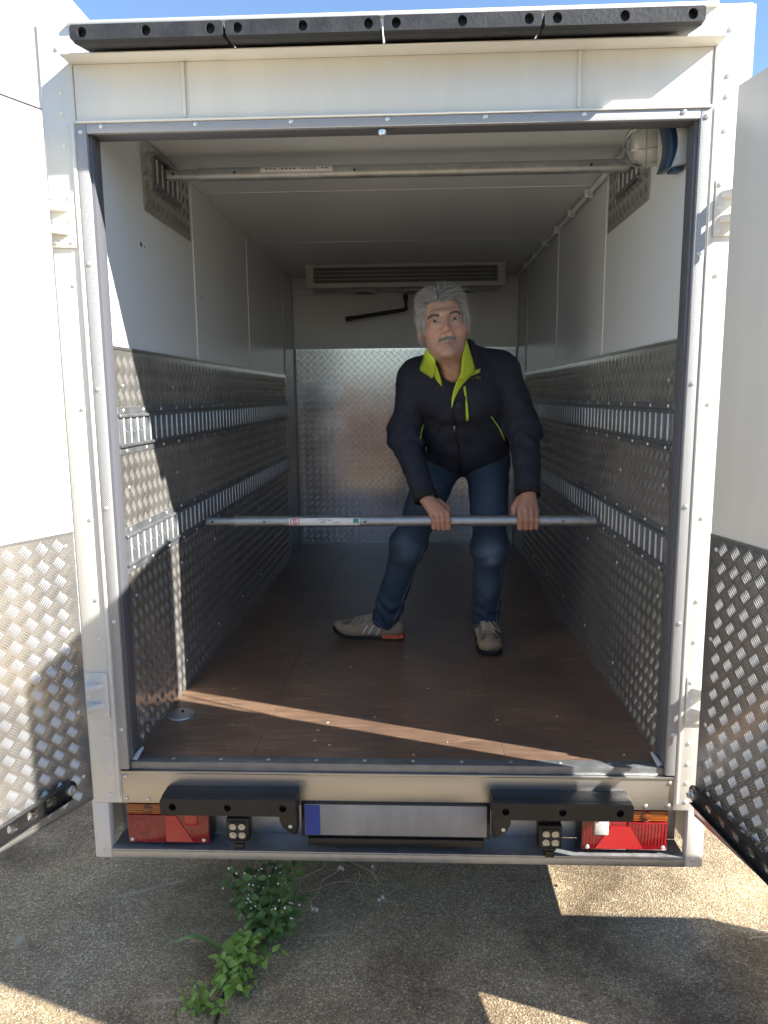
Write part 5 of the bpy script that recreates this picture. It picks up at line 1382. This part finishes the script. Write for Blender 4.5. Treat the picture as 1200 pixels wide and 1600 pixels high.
# ---- jeans
def jeans_sdf(P):
    d = nell(P, (0.277, 1.185, 0.785), (0.150, 0.118, 0.105), rotm(rx=-0.3))
    for h_, k_, a_, sd in ((HIP_R, KN_R, AN_R, 0.0), (HIP_L, KN_L, AN_L, 1.7)):
        up = (a_-k_)/np.linalg.norm(a_-k_); end = a_ + up*0.022
        L = chain(P, [h_, k_, end], [0.093, 0.0620, 0.0565], 0.05)
        t = (P-k_) @ up; th_ = (k_-h_)/np.linalg.norm(k_-h_); t2 = (P-h_) @ th_
        L = L + 0.0045*np.sin(t*78+2*np.sin(P[:, 0]*34+sd))*np.exp(-((t+0.02)/0.055)**2) + 0.0062*np.sin(t*95+2.5*np.sin(P[:, 0]*40+sd))*np.exp(-((t-0.30)/0.055)**2)
        L = L + 0.0035*np.sin(t2*62 + 24*(P[:, 0]-h_[0]))*np.exp(-((t2-0.06)/0.09)**2)
        L = smax(L, (P-end) @ up, 0.004)
        d = smin(d, L, 0.035)
    return d + 0.0030*wobble(P, 34, 8) + 0.0014*wobble(P, 90, 9)
Vp, Fp = surface_nets(jeans_sdf, (-0.16, 0.83, 0.03), (0.49, 1.34, 0.90), 0.0068)
jeans = np_mesh('jeans', Vp, [Fp], 'denim', man)
Cj = np.tile(np.array([0.026, 0.043, 0.070]), (len(Vp), 1))
def fade(c, s, w, col=(0.14, 0.19, 0.27)):
    global Cj
    k = w*np.exp(-(((Vp-np.array(c))/np.array(s))**2).sum(1))[:, None]; Cj = Cj*(1-k)+np.array(col)*k
fade(KN_L+[0.0, -0.07, -0.02], (0.035, 0.06, 0.045), 0.55); fade(KN_R+[0.0, -0.06, 0.0], (0.045, 0.05, 0.06), 0.35)
fade((HIP_L+KN_L)/2+[0.0, -0.08, 0], (0.05, 0.06, 0.13), 0.22); fade((HIP_R+KN_R)/2+[0.0, -0.07, 0], (0.05, 0.06, 0.13), 0.25); fade((AN_L+KN_L)/2+[0, -0.06, 0], (0.035, 0.04, 0.12), 0.3)
set_col(jeans, Cj)
mat('thread', (0.20, 0.19, 0.17), 0.8)
def seam(pts, off=0.0015, r=0.0010):
    MB().tube([Vector(q) for q in drape_many(pts, off, jeans_sdf, 0.6)], r, 5).build('seam', 'thread', jeans)
Zs = lambda pts: [(460+x/2.727, 680+y/2.727) for x, y in pts]
def dens(pts, k=6): return [tuple(np.array(a)*(1-t)+np.array(b_)*t) for a, b_ in zip(pts[:-1], pts[1:]) for t in np.linspace(0, 1, k, endpoint=False)] + [pts[-1]]
seam(dens(Zs([(560, 470), (520, 560), (470, 680), (430, 780), (418, 815)])))
seam(dens(Zs([(880, 560), (888, 640), (866, 720), (862, 800)])))
seam(dens(Zs([(333, 785), (375, 822), (425, 845)]))); seam(dens(Zs([(755, 812), (800, 803), (862, 800)])))

# ---- shoes
def shoe(ank, toe_dir, label, lift):
    u = np.array([toe_dir[0], toe_dir[1], 0.0]); u /= np.linalg.norm(u); s = np.array([-u[1], u[0], 0.0]); z = np.array([0, 0, 1.0])
    o = np.array([ank[0], ank[1], 0.0]) - u*0.055
    B_ = np.stack([u, s, z], 1)
    def loc(P): return (P-o) @ B_
    def hw(x): return np.interp(x, [-0.02, 0.0, 0.05, 0.12, 0.19, 0.235, 0.27, 0.285], [0.018, 0.030, 0.034, 0.037, 0.0475, 0.045, 0.030, 0.010])
    def up(P):
        q = loc(P)
        d = nell(q, (0.045, 0, 0.050), (0.068, 0.037, 0.047)); d = smin(d, nell(q, (0.130, 0, 0.040), (0.090, 0.039, 0.040)), 0.03)
        d = smin(d, nell(q, (0.208, 0.002, 0.030), (0.072, 0.0475, 0.034)), 0.03)
        d = smin(d, ncone(q, (0.055, 0, 0.06), (0.050, 0, 0.108), 0.040, 0.044), 0.02)
        d = smin(d, ncone(q, (0.085, 0, 0.085), (0.165, 0, 0.058), 0.020, 0.022), 0.02)      # tongue
        d = d + 0.0012*np.sin(q[:, 0]*130)*np.exp(-((q[:, 0]-0.2)/0.03)**2)
        return smax(smax(d, 0.010-q[:, 2], 0.003), q[:, 2]-0.118, 0.004)
    c = o + u*0.13; lo = c-0.20; hi = c+0.20; lo[2] = 0.0; hi[2] = 0.135
    V, F = surface_nets(up, lo, hi, 0.0045)
    # toe spring
    q = loc(V)
    def spring(q): 
        q = q.copy(); q[:, 2] += np.clip(q[:, 0]-0.19, 0, 1)**2*lift; return q
    V = spring(q) @ B_.T + o
    sh = np_mesh('shoe', V, [F], 'suede', man)
    if label: sh['label'] = label
    xs = np.linspace(-0.022, 0.284, 26); Vs_ = []
    for x in xs:
        h_ = hw(x)*1.02
        for y, zz in ((-h_, 0.0015), (h_, 0.0015), (h_, 0.013), (-h_, 0.013)): Vs_.append((x, y, zz))
    Vs_ = spring(np.array(Vs_)) @ B_.T + o
    F_ = [(4*i+a, 4*i+(a+1) % 4, 4*(i+1)+(a+1) % 4, 4*(i+1)+a) for i in range(25) for a in range(4)] + [(0, 1, 2, 3), (103, 102, 101, 100)]
    np_mesh('sole', Vs_, [np.array(F_)], 'sole_black', sh, smooth=False)
    xs = np.linspace(-0.024, 0.062, 12); Vs_ = []
    for x in xs:
        h_ = hw(x)*1.06
        for y, zz in ((-h_, 0.010), (h_, 0.010), (h_*0.97, 0.026), (-h_*0.97, 0.026)): Vs_.append((x, y, zz))
    F_ = [(4*i+a, 4*i+(a+1) % 4, 4*(i+1)+(a+1) % 4, 4*(i+1)+a) for i in range(11) for a in range(4)] + [(0, 1, 2, 3), (47, 46, 45, 44)]
    np_mesh('heel_band', np.array(Vs_) @ B_.T + o, [np.array(F_)], 'sole_orange', sh, smooth=False)
    stud = MB()
    for x in np.linspace(0.0, 0.26, 12):
        for sy in (-1, 1):
            p = spring(np.array([[x, sy*float(hw(x))*1.0, 0.004]]))[0]; w = B_ @ p + o
            stud.box(w[0]-0.004, w[0]+0.004, w[1]-0.004, w[1]+0.004, w[2]-0.0035, w[2]+0.004)
    stud.build('sole_studs', 'sole_black', sh)
    def surf(x, y):                                     # top surface height at shoe-local (x, y)
        zt = 0.13
        for _ in range(50):
            w = B_ @ np.array([x, y, zt]) + o; dd = up(w[None])[0]
            if dd < 0.0008: break
            zt -= max(dd*0.6, 0.0008)
        return spring(np.array([[x, y, zt]]))[0]
    for k, x in enumerate(np.linspace(0.105, 0.185, 5)):
        for sg in (-1, 1):
            pts = [surf(x + sg*0.008*t, y) for t, y in zip(np.linspace(-1, 1, 7), np.linspace(-0.024, 0.024, 7))]
            MB().tube([Vector(B_ @ (p+[0, 0, 0.002]) + o) for p in pts], 0.0022, 6).build('lace', 'lace', sh, smooth=True)
    bow = [surf(0.11, 0.0)+[0, 0, 0.004], surf(0.12, 0.02)+[0, 0.006, 0.008], surf(0.14, 0.034)+[0, 0.014, 0.004], surf(0.165, 0.036)+[0.005, 0.012, 0.002], surf(0.15, 0.02)+[0, 0.0, 0.006], surf(0.112, 0.002)+[0, 0, 0.004]]
    MB().tube([Vector(B_ @ p + o) for p in bow], 0.0019, 6).build('lace', 'lace', sh, smooth=True)
    # side stripes and toe patches
    for sy in (-1, 1):
        for x0, m_ in ((0.095, 'shoe_white'), (0.120, 'shoe_white'), (0.060, 'shoe_white')):
            V2 = []; ks = 7
            for i in range(ks):
                t = i/(ks-1); zz = 0.022+0.040*t; x = x0 + 0.022*(1-t)
                for dx_ in (0, 0.008):
                    y = 0.07
                    for _ in range(60):
                        w = B_ @ np.array([x+dx_, sy*y, zz]) + o; dd = up(w[None])[0]
                        if dd < 0.0010: break
                        y -= max(dd*0.6, 0.0006)
                    V2.append(B_ @ np.array([x+dx_, sy*y, zz]) + o)
            F2 = [(2*i, 2*i+1, 2*i+3, 2*i+2) for i in range(ks-1)]
            st_ = np_mesh('stripe', V2, [np.array(F2)], m_, sh); md = st_.modifiers.new('thickness', 'SOLIDIFY'); md.thickness = 0.0012; md.offset = 0
        V2 = []
        for x, y in [(0.195, 0.018), (0.21, 0.034), (0.225, 0.036), (0.238, 0.030), (0.235, 0.020), (0.215, 0.014)]:
            V2.append(B_ @ (surf(x, sy*y)+[0, 0, 0.0008]) + o)
        pt = np_mesh('toe_patch', V2, [np.array([[0, 1, 2, 3, 4, 5]])], 'suede_grey', sh, smooth=False); md = pt.modifiers.new('thickness', 'SOLIDIFY'); md.thickness = 0.0012; md.offset = 0
    return sh
shoe(AN_R, (-0.97, 0.20), 'beige suede shoe pointing sideways', 2.6)
shoe(AN_L, (0.02, -1.0), 'beige suede shoe pointing forward', 1.2)
